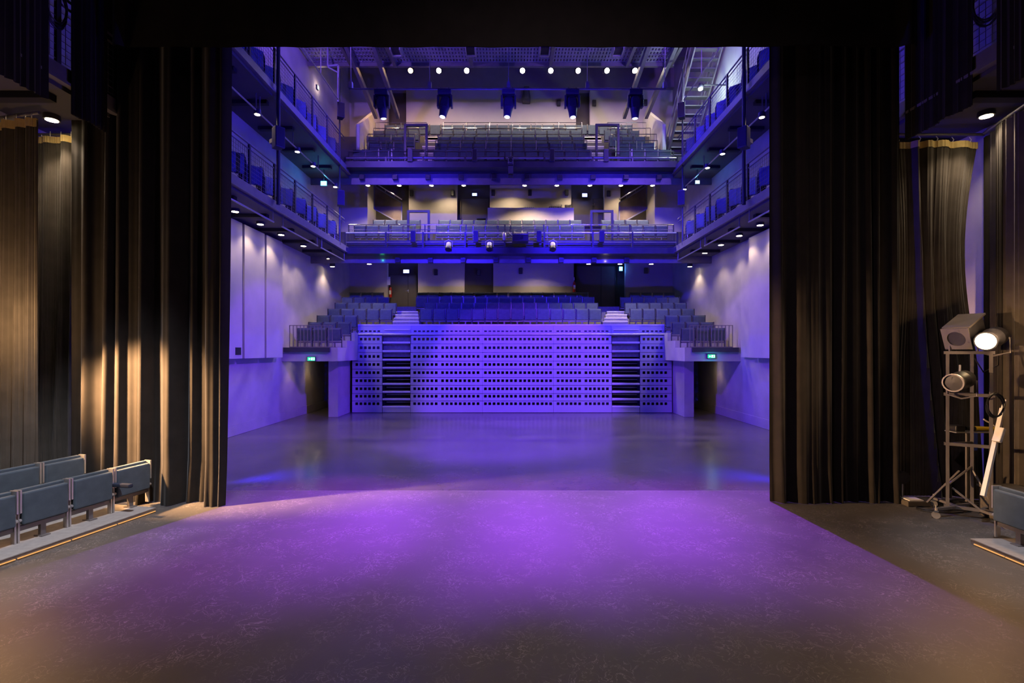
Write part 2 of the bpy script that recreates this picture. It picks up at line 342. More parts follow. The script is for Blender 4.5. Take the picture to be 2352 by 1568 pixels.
# ---------------------------------------------------------------- seats
def seat_proto(name, label, cat, pitch=0.535, fabric='fabric', metal='seat_metal'):
    t = thing(name, label, cat)
    h = pitch/2
    bk = MB(); bk.box(-h+0.03, h-0.03, -0.005, 0.06, 0.25, 0.70); bk.build('backrest', fabric, t, bevel=0.012, org=(0, 0, 0))
    sp = MB(); sp.box(-h+0.034, h-0.034, -0.085, -0.012, 0.235, 0.665); sp.build('seat_pan', fabric, t, bevel=0.02, org=(0, 0, 0))
    for s in (-1, 1):
        m = MB(); x = s*(h-0.013)
        m.box(x-0.010, x+0.010, -0.07, 0.045, 0.40, 0.705); m.box(x-0.010, x+0.010, -0.035, 0.03, 0.0, 0.42)
        m.tube((x-0.014, -0.045, 0.30), (x+0.014, -0.045, 0.30), 0.022, 8)
        m.build('side_standard', metal, t, org=(0, 0, 0))
    MB().box(-h+0.03, h-0.03, -0.02, 0.03, 0.165, 0.215).build('beam', 'steel_grey', t, org=(0, 0, 0))
    lg = MB(); lg.box(-0.03, 0.03, -0.02, 0.025, 0.012, 0.165); lg.box(-0.05, 0.05, -0.07, 0.07, 0.0, 0.014); lg.build('leg', 'steel_grey', t, org=(0, 0, 0))
    return t
SEAT0 = seat_proto('tip_up_seat', 'x', 'seat'); used = [False]
SEATS = []
def place_seat(x, y, z, label, group, rz=0.0, proto=None, flag=None):
    proto = proto or SEAT0; flag = flag if flag is not None else used
    o = proto if not flag[0] else copy_tree(proto)
    flag[0] = True
    o.location = (x, y, z); o.rotation_euler = (0, 0, rz); o['label'] = label; o['group'] = group
    SEATS.append(o)
    return o
def seat_row(x0, x1, n, y, z, where, row, group):
    p = (x1-x0)/n
    for k in range(n):
        place_seat(x0+(k+0.5)*p, y, z, 'blue-grey tip-up seat, %s, %s, %s from the steel stair side' % (where, row, ORD[n-1-k]), group)
ROWN = ['front row', 'second row', 'third row', 'fourth row', 'back row']
def px_row(a, b, n, y, z, where, row, group):
    c = ((a+b)/2-VX)*y/F; wd = n*0.536
    seat_row(c-wd/2, c+wd/2, n, y, z, where, row, group)
CR = [(963.2, 1383.3, 14), (972, 1376.6, 14), (954.9, 1365, 15), (958.2, 1351.2, 15)]
LR = [(752, 903, 5), (768, 913.4, 5), (784, 896, 4), (804.3, 881, 3)]
RR = [(1444, 1596, 5), (1432, 1578, 5), (1421, 1563, 5), (1445, 1549, 4)]
for k in range(4):
    px_row(*CR[k], RY[k], RZ[k], 'stalls centre', ROWN[k] if k < 3 else 'back row', 'stalls seats')
    px_row(*LR[k], RY[k], RZ[k], 'stalls by the red extinguisher', ROWN[k] if k < 3 else 'back row', 'stalls seats')
    px_row(*RR[k], RY[k], RZ[k], 'stalls end block', ROWN[k] if k < 3 else 'back row', 'stalls seats')
for k, (a, b) in enumerate(((728.4, 822), (711, 805), (685.7, 783.3))):
    y, z = SRY[k], SRZ[k]
    for sd in (-1, 1):
        c = sd*(VX-(a+b)/2)*y/F
        seat_row(c-0.80, c+0.80, 3, y, z, 'stair-side terrace' if sd > 0 else 'far side terrace', ['top row', 'middle row', 'lowest row'][k], 'side terrace seats')
# lower balcony
px_row(857, 967, 4, 22.5, 7.61, 'lower balcony far block', 'back row', 'lower balcony seats'); px_row(1008, 1335, 12, 22.5, 7.61, 'lower balcony centre', 'back row', 'lower balcony seats')
px_row(1380.6, 1489.5, 4, 22.5, 7.61, 'lower balcony stair-side block', 'back row', 'lower balcony seats')
px_row(813, 956, 5, 21.7, 7.16, 'lower balcony far block', 'front row', 'lower balcony seats'); px_row(1002, 1342, 12, 21.7, 7.16, 'lower balcony centre', 'front row', 'lower balcony seats')
px_row(1389.5, 1535, 5, 21.7, 7.16, 'lower balcony stair-side block', 'front row', 'lower balcony seats')
# upper balcony
px_row(874, 1462, 22, R2Y[4], R2Z[4], 'upper balcony', 'back row', 'upper balcony seats')
UL = [(810, 931, 4), (843, 938, 3), (843, 954, 4), (858, 964, 4)]; UM = [(991, 1360, 12), (998, 1350, 12), (1004.7, 1343, 12), (1014, 1337, 12)]
UR = [(1420, 1541, 4), (1412, 1507, 3), (1398, 1482, 3), (1388, 1467, 3)]
for k in range(4):
    px_row(*UL[k], R2Y[k], R2Z[k], 'upper balcony far block', ROWN[k], 'upper balcony seats'); px_row(*UM[k], R2Y[k], R2Z[k], 'upper balcony centre', ROWN[k], 'upper balcony seats')
    px_row(*UR[k], R2Y[k], R2Z[k], 'upper balcony stair-side block', ROWN[k], 'upper balcony seats')

# ---------------------------------------------------------------- retractable seating front
YT = 19.8
def zt(py, Y=YT): return EYE-(py-VY)*Y/F
def xt(px, Y=YT): return (px-VX)*Y/F
T = thing('retractable_seating', 'folded retractable seating front with perforated steel risers and two steep stair slots', 'bleacher', (0, YT, 0))
def lin(a, b, n): return [a+(b-a)*k/(n-1) for k in range(n)]
SECT = [(809, 878, lin(819.6, 868.6, 6)), (943, 1108, lin(952.7, 1002, 6)+lin(1016.6, 1098, 9)), (1108, 1271.5, lin(1115, 1184.2, 8)+lin(1195.4, 1264.6, 8)),
        (1271.5, 1405, lin(1281.8, 1331.2, 6)+lin(1345.8, 1395, 6)), (1470, 1543, lin(1479, 1529, 6))]
SEAM = [770.5, 789.2, 809.2, 829, 847.7, 866.3, 884.5, 903.3, 920.4, 948.5]
HOLE = [778.6, 798.4, 818.3, 836.8, 855.5, 874, 892.5, 909.6, 926.7]
HS = 6.3*YT/F/2
def perforated(x0, x1, z0, z1, hx, hz, y, hh=HS, th=0.03):
    m = MB(); m.box(x0, x1, y, y+th, z0, hz-hh); m.box(x0, x1, y, y+th, hz+hh, z1)
    e = [x0]
    for h in hx: e += [h-HS, h+HS]
    e.append(x1)
    for k in range(0, len(e), 2): m.box(e[k], e[k+1], y, y+th, hz-hh, hz+hh)
    return m
for r in range(9):
    yy = YT-0.004*r
    for (a, b, hx) in SECT:
        z1, z0 = zt(SEAM[r])-0.008, zt(SEAM[r+1])+0.008
        if r == 8: z0 = 0.01
        perforated(xt(a)+0.004, xt(b)-0.004, z0, z1, [xt(h) for h in hx], zt(HOLE[r]), yy).build('riser_panel', 'tribune_steel', T)
for (a, b, hx) in SECT:
    perforated(xt(a)+0.004, xt(b)-0.004, zt(766), zt(747), [xt(h) for h in hx], zt(760.3), YT+0.08, 0.035).build('top_riser', 'tribune_steel', T)
MB().box(xt(809), xt(1543), YT+0.06, YT+0.14, zt(747.2), zt(744.4)).build('deck_nosing', 'nosing', T)
m = MB(); m.tube((xt(806), YT-0.03, zt(767.6)), (xt(1546), YT-0.03, zt(767.6)), 0.026, 10); m.build('front_tube', 'alu', T, smooth=True)
MB().box(xt(809), xt(1543), YT+0.45, YT+0.5, 0.02, zt(770)).build('inner_back', 'black_paint', T)
m = MB()
for r in (1, 2): m.box(xt(1272), xt(1405), YT+0.14, YT+0.17, zt(HOLE[r])-0.005, zt(HOLE[r])+0.012)
m.build('inner_frame', 'steel_grey', T)
for (a, b) in ((878, 943), (1405, 1470)):
    s = MB(); s.box(xt(a)-0.015, xt(a)+0.012, YT, YT+0.4, 0.0, zt(770)); s.build('stair_cheek', 'steel_dark', T)
    s = MB(); s.box(xt(b)-0.012, xt(b)+0.015, YT, YT+0.4, 0.0, zt(770)); s.build('stair_cheek', 'steel_dark', T)
    MB().box(xt(a), xt(b), YT+0.005, YT+0.03, 0.01, zt(935)).build('riser_panel', 'tribune_steel', T)
    for k, py in enumerate((785.7, 805.5, 825, 843.8, 862, 880.7, 899, 916, 933.5)):
        MB().box(xt(a)+0.012, xt(b)-0.012, YT-0.012, YT+0.40, zt(py+1.5), zt(py-1.4)).build('stair_tread', 'nosing', T)
        MB().box(xt(a)+0.012, xt(b)-0.012, YT+0.004, YT+0.03, zt(py+3.4), zt(py+1.2)).build('tread_lip', 'tribune_steel', T)
        MB().box(xt(a)+0.10, xt(b)-0.03, YT+0.28, YT+0.31, zt(py-8.2), zt(py-9.4)).build('half_step', 'alu', T)
    MB().box(xt(a), xt(b), YT+0.06, YT+0.09, zt(770), zt(747)).build('top_riser', 'tribune_steel', T)
    for py in (757, 767): MB().box(xt(a+5), xt(b-2), YT+0.0, YT+0.10, zt(py+1), zt(py-1)).build('stair_tread', 'nosing', T)

# aisle steps between the blocks: pale risers with bright nosings
def aisle(name, label, steps, mat_n='nosing'):
    o = thing(name, label, 'steps', (xt((steps[0][0]+steps[0][1])/2), steps[0][3], steps[0][2]))
    for (a, b, z, y, zb) in steps:
        x0, x1 = (a-VX)*y/F, (b-VX)*y/F
        MB().box(x0, x1, y, y+0.35, zb, z-0.02).build('step', 'deck_pale', o)
        MB().box(x0, x1, y-0.02, y+0.06, z-0.02, z+0.012).build('nosing', mat_n, o)
    return o
for nm, a, b in (('far', 902, 963), ('near', 1385, 1442)):
    st = []
    for k in range(4):
        zz = RZ[0]+0.17*(k+1) if k < 3 else RZ[2]
        yy = 20.6+0.42*k
        st.append((a+3*k, b-1*k, zz, yy, RZ[0]-0.05))
    aisle('aisle_steps', 'pale stalls aisle steps with bright nosings, %s' % ('below the door with the lever handle' if nm == 'far' else 'below the dark blue-lit doorway'), st)
for nm, a, b in (('far', 951, 991), ('near', 1359, 1399)):
    st = []
    for k in range(9):
        yy = 20.42+0.385*k; zz = R2Z[0]+0.30*(k+0.3)
        sh = (k*3.0 if nm == 'far' else k*-3.0)
        st.append((a+4+sh, b+2.2*k, zz, yy, zz-0.33) if nm == 'far' else (a-2.4*k, b-2.4*k, zz, yy, zz-0.33))
    aisle('aisle_steps', 'steep upper balcony aisle steps with bright nosings, %s' % ('beside the far block' if nm == 'far' else 'beside the stair-side block'), st)

# ---------------------------------------------------------------- guard rails of the upper balcony rows
def row_rail(a, b, y, z, label, n, tw=0.016):
    x0, x1 = (a-VX)*y/F, (b-VX)*y/F
    o = thing('guard_rail', label, 'rail', ((x0+x1)/2, y, z-0.02), group='upper balcony row rails')
    MB().tube((x0, y, z+0.68), (x1, y, z+0.68), tw, 8).build('top_rail', 'chrome', o, smooth=True)
    MB().tube((x0, y, z+0.40), (x1, y, z+0.40), tw, 8).build('lower_rail', 'chrome', o, smooth=True)
    for k in range(n+1):
        x = x0+(x1-x0)*k/n
        MB().tube((x, y, z-0.02), (x, y, z+0.68), tw, 8).build('post', 'chrome', o, smooth=True)
    return o
for k in range(1, 5):
    y, z = R2Y[k]-0.30, R2Z[k]
    a, b = [(0, 0), (1000, 1348), (1006, 1342), (1015, 1337), (1019, 1336)][k]
    row_rail(a, b, y, z, 'chrome guard rail before upper balcony centre seats, %s' % ROWN[k], 6)
    a, b = [(0, 0), (845, 930), (845, 952), (858, 962), (862, 980)][k]
    row_rail(a, b, y, z, 'chrome guard rail before upper balcony far block, %s' % ROWN[k], 2)
    a, b = [(0, 0), (1414, 1510), (1408, 1508), (1402, 1494), (1395, 1484)][k]
    row_rail(a, b, y, z, 'chrome guard rail before upper balcony stair-side block, %s' % ROWN[k], 2)

# sloping parapets at the ends of the upper balcony
for sd in (-1, 1):
    o = MB().prism([(21.5, 9.97), (21.5, 12.17), (23.9, 13.86), (YB, 13.86), (YB, 11.9)], *sorted((sd*6.50, sd*6.66))).build('parapet', 'white_paint', bevel=0.006)
    tag(o, 'white sloping parapet wall ending the upper balcony rows, %s' % ('beside the steel stair' if sd > 0 else 'far from the steel stair'), 'parapet', 'upper balcony parapets')

# ---------------------------------------------------------------- balcony fronts
POSTX = [-6.5, -4.9, -3.45, -1.8, -0.25, 1.3, 3.2, 4.75, 6.5]
def balcony_front(z0, label, nm, hz):
    o = thing('balcony_balustrade', label, 'balustrade', (0, 19.75, z0))
    MB().tube((-6.5, 20.05, hz), (6.5, 20.05, hz), 0.022, 8).build('handrail', 'chrome', o, smooth=True)
    MB().tube((-6.5, 19.62, hz-0.43), (6.5, 19.62, hz-0.43), 0.03, 8).build('lighting_pipe', 'alu', o, smooth=True)
    MB().tube((-6.5, 20.05, hz-0.20), (6.5, 20.05, hz-0.20), 0.014, 8).build('middle_rail', 'steel_grey', o, smooth=True)
    MB().tube((-6.5, 19.62, hz-0.80), (6.5, 19.62, hz-0.80), 0.022, 8).build('lower_pipe', 'steel_grey', o, smooth=True)
    MB().box(-6.6, 6.6, 19.92, 19.98, hz-0.92, hz-0.66).build('kick_board', 'steel_dark', o)
    m = MB(); m.box(-6.6, 6.6, 19.45, 20.0, z0+0.02, z0+0.10); m.box(-6.6, 6.6, 19.45, 19.50, z0+0.10, z0+0.26); m.build('cable_trough', 'steel_dark', o)
    for x in POSTX:
        m = MB(); m.box(x-0.03, x+0.03, 19.58, 19.70, z0+0.10, hz-0.40); m.box(x-0.02, x+0.02, 19.70, 20.0, z0+0.10, z0+0.20); m.box(x-0.02, x+0.02, 20.02, 20.07, hz-0.95, hz)
        m.build('post', 'steel_dark', o)
    m = MB()
    for k in range(130):
        x = -6.45+k*0.1
        m.box(x-0.004, x+0.004, 20.045, 20.055, hz-0.86, hz-0.2)
    m.build('wire_mesh', 'steel_dark', o)['kind'] = 'stuff'
    return o
balcony_front(6.20, 'dark steel front of the lower balcony with rails, lighting pipe and trough', 'lower', 7.49)
balcony_front(9.55, 'dark steel front of the upper balcony with rails, lighting pipe and trough', 'upper', 10.42)
# portal frames at the head of the aisles
for (lv, y, pts) in (('lower', 20.3, ((938, 985, 488, 537), (1358, 1406, 488, 537))), ('upper', 20.3, ((931, 980, 290, 352), (1370, 1420, 290, 352)))):
    for k, (a, b, t, bt) in enumerate(pts):
        p = at(a, t, y); q = at(b, bt, y)
        zf = 6.66 if lv == 'lower' else 9.97
        o = thing('portal_frame', 'dark blue steel portal frame on the %s balcony, %s' % (lv, 'stair-side aisle' if k else 'far aisle'), 'frame', ((p.x+q.x)/2, y, zf), group='balcony portal frames')
        MB().box(p.x-0.045, p.x+0.045, y-0.045, y+0.045, zf, p.z).build('upright', 'steel_dark', o)
        MB().box(q.x-0.045, q.x+0.045, y-0.045, y+0.045, zf, p.z).build('upright', 'steel_dark', o)
        MB().box(p.x-0.045, q.x+0.045, y-0.045, y+0.045, p.z, p.z+0.09).build('lintel', 'steel_dark', o)

# ---------------------------------------------------------------- side gallery railings and chairs
BAY = 1.3
mesh_mb = MB()
for k in range(14): mesh_mb.box(-0.003, 0.003, 0.03+k*0.0954-0.003, 0.03+k*0.0954+0.003, 0.05, 0.86)
for k in range(9): mesh_mb.box(-0.003, 0.003, 0.02, 1.28, 0.06+k*0.1-0.003, 0.06+k*0.1+0.003)
MESH_PANEL = mesh_mb.mesh('wire_mesh', 'steel_grey')
POST = MB().box(-0.022, 0.022, -0.035, 0.035, -0.25, 1.0).mesh('post', 'steel_dark')
for li, (zs, ztp) in enumerate(LEV):
    for sd in (-1, 1):
        o = thing('gallery_railing', 'steel railing with wire mesh along the %s gallery %s' % (('lower', 'upper')[li], STAIR[sd]), 'railing', (sd*(GX+0.03), GY0, ztp), group='gallery railings')
        x = sd*(GX+0.03)
        for k in range(12):
            p = link('post', POST, o); p.location = (0, k*BAY, 0)
        for k in range(11):
            p = link('wire_mesh', MESH_PANEL, o); p.location = (0, k*BAY, 0); p['kind'] = 'stuff'
        MB().tube((x, GY0, ztp+1.0), (x, GY0+11*BAY+0.5, ztp+1.0), 0.021, 8).build('handrail', 'steel_grey', o, smooth=True)
        MB().tube((x, GY0, ztp+0.88), (x, GY0+11*BAY+0.5, ztp+0.88), 0.014, 8).build('middle_rail', 'steel_grey', o, smooth=True)
def gallery_chair():
    t = thing('gallery_chair', 'x', 'chair')
    MB().box(-0.20, 0.20, -0.215, -0.14, 0.36, 0.86).build('seat', 'chair_pad', t, bevel=0.025, org=(0, 0, 0))
    MB().box(-0.21, 0.21, 0.15, 0.22, 0.46, 0.92).build('backrest', 'chair_pad', t, bevel=0.025, org=(0, 0, 0))
    pf = [(-0.22, 0.10), (0.24, 0.10), (0.26, 0.80), (0.20, 0.93), (0.08, 0.97), (-0.06, 0.93), (-0.17, 0.80), (-0.22, 0.62)]
    for s in (-1, 1):
        MB().prism(pf, *sorted((s*0.215, s*0.25))).build('side_panel', 'fabric_dark', t, bevel=0.008, seg=1, org=(0, 0, 0))
        for yy in (-0.17, 0.17): MB().tube((s*0.18, yy, 0), (s*0.18, yy, 0.42), 0.013, 6).build('leg', 'alu', t, org=(0, 0, 0))
    return t
CH0 = gallery_chair(); ch_used = [False]
for li, (zs, ztp) in enumerate(LEV):
    for sd in (-1, 1):
        for k in range(8):
            y = 12.5+k*0.93
            place_seat(sd*(6.95), y, ztp-0.02, 'dark blue chair, %s gallery %s, %s from the balcony' % (('lower', 'upper')[li], STAIR[sd], ORD[7-k]), 'gallery chairs',
                       rz=-sd*(PI/2-0.7)+random.uniform(-0.12, 0.12), proto=CH0, flag=ch_used)

# pipes hung below the gallery edges
def hung_pipe(sd, y0, y1, x, z, ztop, label):
    o = thing('hung_pipe', label, 'pipe', (sd*x, y0, z), group='pipes hung below the galleries')
    MB().tube((sd*x, y0, z), (sd*x, y1, z), 0.022, 8).build('pipe', 'alu', o, smooth=True)
    n = max(2, int((y1-y0)/1.6)+1)
    for k in range(n):
        y = y0+0.05+(y1-y0-0.1)*k/(n-1)
        MB().tube((sd*x, y, z), (sd*x, y, ztop), 0.016, 6).build('hanger', 'steel_grey', o)
for sd in (-1, 1):
    hung_pipe(sd, 11.2, 13.6, 6.45, 5.94, 6.42, 'short steel pipe under the lower gallery nearest the stage, '+STAIR[sd])
    hung_pipe(sd, 14.1, 16.7, 6.45, 5.94, 6.42, 'middle steel pipe under the lower gallery, '+STAIR[sd])
    hung_pipe(sd, 17.0, 19.4, 6.45, 5.94, 6.42, 'steel pipe under the lower gallery nearest the stalls, '+STAIR[sd])
    hung_pipe(sd, 10.6, 13.4, 6.80, 8.86, 9.32, 'steel pipe under the upper gallery nearest the stage, '+STAIR[sd])
    hung_pipe(sd, 13.5, 19.75, 6.80, 8.86, 9.32, 'long steel pipe under the upper gallery nearest the stalls, '+STAIR[sd])
    hung_pipe(sd, 11.5, 18.3, 6.30, 11.6, 12.4, 'high steel pipe above the upper gallery railing, '+STAIR[sd])
    o = MB().tube((sd*6.30, 13.55, 6.4), (sd*6.30, 13.55, 14.5), 0.05, 10).build('steel_pole', 'steel_dark', smooth=True); tag(o, 'thick vertical steel pole against the galleries, '+STAIR[sd], 'pole', 'gallery poles')
    o = MB().tube((sd*6.42, 18.75, 6.4), (sd*6.42, 18.75, 13.0), 0.03, 8).build('steel_pole', 'steel_dark', smooth=True); tag(o, 'slim vertical steel pole by the balcony corner, '+STAIR[sd], 'pole', 'gallery poles')
def speaker(loc, rz, label, w_=0.26, h_=0.55, d_=0.28):
    o = thing('loudspeaker', label, 'speaker', loc, rz, 'wall loudspeakers')
    pf = [(-w_/2, -d_/2), (w_/2, -d_/2), (w_/2*0.7, d_/2), (-w_/2*0.7, d_/2)]
    MB().prism(pf, 0, h_, 'z').build('cabinet', 'housing', o, bevel=0.012, org=(0, 0, 0)); cb = o.children[-1]
    MB().box(-w_/2+0.02, w_/2-0.02, -d_/2-0.012, -d_/2, 0.03, h_-0.03).build('grille', 'plastic_black', cb, org=(0, 0, 0))
    MB().box(-0.03, 0.03, d_/2-0.01, d_/2+0.26, h_*0.4, h_*0.6).build('bracket', 'steel_grey', o, org=(0, 0, 0))
for sd in (-1, 1):
    for (py, y, lb) in ((262, 18.75, 'upper'), (460, 18.75, 'lower')):
        p = at(VX+sd*387, py, y); speaker((p.x+sd*-0.0, y-0.25, p.z-0.28), sd*-0.5, 'tapered loudspeaker on the slim pole, %s level, %s' % (lb, STAIR[sd]))
    p = at(VX+sd*530, 322, 13.4); speaker((p.x, 13.25, p.z-0.28), sd*-0.9, 'tapered loudspeaker on the thick gallery pole, '+STAIR[sd])
# flat front-fill boxes on the balcony fronts, small boxes on the fascias
def front_box(px, py0, py1, wpx, Y, label, grp, name='front_fill_speaker', depth=0.12):
    p = at(px, py0, Y); q = at(px, py1, Y); hw = wpx*Y/F/2
    o = thing(name, label, 'speaker', (p.x, Y, q.z), group=grp)
    MB().box(p.x-hw, p.x+hw, Y-depth/2, Y+depth/2, q.z, p.z).build('cabinet', 'housing', o, bevel=0.01); cb = o.children[-1]
    MB().box(p.x-hw*0.8, p.x+hw*0.8, Y-depth/2-0.008, Y-depth/2, q.z+0.03, p.z-0.03).build('grille', 'plastic_black', cb)
    MB().tube((p.x, Y+depth/2, (p.z+q.z)/2), (p.x, Y+depth/2+0.12, (p.z+q.z)/2), 0.02, 6).build('bracket', 'steel_dark', o)
for k, px in enumerate((949, 1093, 1238, 1382)): front_box(px, 530, 556, 11.5, 19.45, 'flat dark speaker on the lower balcony front, %s from the steel stair side' % ORD[3-k], 'lower balcony front speakers')
for k, px in enumerate((942, 1090, 1268, 1392)): front_box(px, 343, 372, 11, 19.45, 'flat dark speaker on the upper balcony front, %s from the steel stair side' % ORD[3-k], 'upper balcony front speakers')
for k in range(10): front_box(832+75.7*k, 402, 413, 11.5, 19.9, 'little black box on the upper balcony edge, %s from the steel stair side' % ORD[9-k], 'upper balcony edge boxes', 'edge_box', 0.2)
for k in range(8): front_box(914+75*k, 592, 603, 11.5, 19.9, 'little black box on the lower balcony edge, %s from the steel stair side' % ORD[7-k], 'lower balcony edge boxes', 'edge_box', 0.2)

# ---------------------------------------------------------------- downlights
def downlight_proto(name, emat, power, color, angle, r=0.07):
    t = thing(name, 'x', 'light')
    MB().lathe([(r+0.025, -0.03), (r+0.03, 0.0), (r+0.02, 0.10)], 14).build('housing', 'housing', t, smooth=True, org=(0, 0, 0))
    MB().lathe([(r*0.9, -0.036), (r, -0.034), (r, -0.028)], 14).build('lens', emat, t.children[-1], org=(0, 0, 0))
    l = lamp(name+'_beam', (0, 0, -0.06), power, color, (0, 0, -1), angle, 0.6, 0.06, t); l.parent = t
    return t
def put_all(proto, spots, group):
    for k, (loc, label) in enumerate(spots):
        o = proto if k == 0 else copy_tree(proto)
        o.location = loc; o['label'] = label; o['group'] = group
DL1 = downlight_proto('gallery_downlight', 'lamp_warm', LV['down1'], (1, 0.76, 0.52), 115, 0.085)
sp = []
for sd, pxs in ((-1, (540, 598, 646, 697, 725, 755)), (1, (1746, 1698, 1656, 1619, 1590))):
    for k, px in enumerate(pxs):
        y = 7.30*F/abs(px-VX)
        sp.append(((sd*7.30, y, 6.15), 'downlight under the lower gallery %s, %s from the curtain' % (STAIR[sd], ORD[k])))
    sp.append(((sd*7.45 if sd > 0 else -7.32, 7.85 if sd > 0 else 7.98, 6.15), 'warm downlight above the wing drapes, stage side %s' % STAIR[sd].replace('on the ', 'on ')))
    sp.append(((sd*7.6, 21.3, 6.05), 'warm downlight above the side terrace end %s' % STAIR[sd]))
put_all(DL1, sp, 'lower gallery downlights')
DL2 = downlight_proto('track_light', 'lamp_warm', LV['down2'], (1, 0.74, 0.48), 120, 0.07)
sp = []
for sd, pxs in ((-1, (591, 683, 719, 770)), (1, (1750, 1659.6, 1625, 1572))):
    for k, px in enumerate(pxs):
        y = 6.8*F/abs(px-VX)
        sp.append(((sd*6.8, y, 8.80), 'pipe lamp, upper gallery %s, %s from the curtain' % (STAIR[sd], ORD[k])))
put_all(DL2, sp, 'upper gallery pipe lamps')
DL3 = downlight_proto('edge_downlight', 'lamp_warm', LV['front'], (1, 0.78, 0.52), 125, 0.08)
sp = []
for k, px in enumerate((845, 917, 991, 1065, 1205, 1279, 1355, 1426, 1499)):
    p = at(px, 421, 20.15); sp.append(((p.x, 20.15, 9.12), 'warm lamp under the upper balcony edge, %s from the steel stair side' % ORD[8-k]))
for k, px in enumerate((848, 1352, 1424, 1496)):
    p = at(px, 599, 20.15); sp.append(((p.x, 20.15, 5.96), 'warm lamp under the lower balcony edge, %s from the steel stair side' % ORD[3-k]))
put_all(DL3, sp, 'balcony edge lamps')
# added soft lamps over the seating that brighten the wall, desk and seats
DL4 = downlight_proto('added_downlight', 'lamp_warm', LV['recess'], (1, 0.76, 0.5), 140, 0.06)
sp = []
for k, x in enumerate((-5.5, -3.0, 0.0, 3.0, 5.5)):
    sp.append(((x, 24.0, 10.46), 'added lamp over the lower balcony seats, %s from the steel stair side' % ORD[4-k]))
put_all(DL4, sp, 'added house lamps')
DL6 = downlight_proto('added_balcony_light', 'lamp_warm', LV['recess_mid'], (1, 0.78, 0.54), 135, 0.06); sp = []  # added second set for the desk front, tucked out of view
for k, x in enumerate((-5.6, -2.8, 0.9, 3.4, 5.6)):
    sp.append(((x, 21.9, 9.80), 'added lamp over the lower balcony front row, %s from the steel stair side' % ORD[4-k]))
put_all(DL6, sp, 'added balcony lamps')
DL5 = downlight_proto('added_stalls_light', 'lamp_warm', LV['recess_low'], (1, 0.76, 0.5), 140, 0.06); sp = []  # added set brightening the stalls rows
for k, x in enumerate((-5.2, -2.2, 1.2)):
    sp.append(((x, 23.6, 6.62), 'added lamp over the stalls seats, %s from the steel stair side' % ORD[2-k]))
put_all(DL5, sp, 'added stalls lamps')

# nine house spots over the upper balcony
def house_spot(px, amber, idx):
    p = at(px, 162, 22.0)
    o = thing('house_spotlight', 'bright %s house spotlight over the upper balcony, %s from the steel stair side' % ('amber' if amber else 'white', ORD[8-idx]), 'spotlight', p, group='house spotlights')
    d = Vector((0, -0.75, -0.65)).normalized(); M = Matrix.Translation(p) @ d.to_track_quat('Z', 'Y').to_matrix().to_4x4()
    MB().lathe([(0.10, -0.42), (0.115, -0.34), (0.115, -0.05), (0.13, 0.0), (0.12, 0.02)], 16, M).build('can', 'housing', o, smooth=True); cn = o.children[-1]
    MB().lathe([(0.105, 0.018), (0.105, 0.026)], 16, M).build('lens', 'lamp_amber' if amber else 'lamp_white', cn)
    MB().box(p.x-0.015, p.x+0.015, p.y+0.12, p.y+0.15, p.z+0.05, 17.2).build('stem', 'steel_dark', o)
    for s in (-1, 1): MB().box(p.x+s*0.13-0.01, p.x+s*0.13+0.01, p.y+0.08, p.y+0.16, p.z-0.05, p.z+0.30).build('yoke_arm', 'steel_dark', o)
    lamp('house_beam', p+d*0.08, LV['house']*(0.7 if amber else 1), AMBER if amber else (1, 0.78, 0.55), p+Vector((0, 2.0, -3)), 130, 0.7, 0.10, o)
for k, px in enumerate((879, 943, 1008, 1072, 1200, 1265, 1328, 1394, 1458)): house_spot(px, k < 2, k)

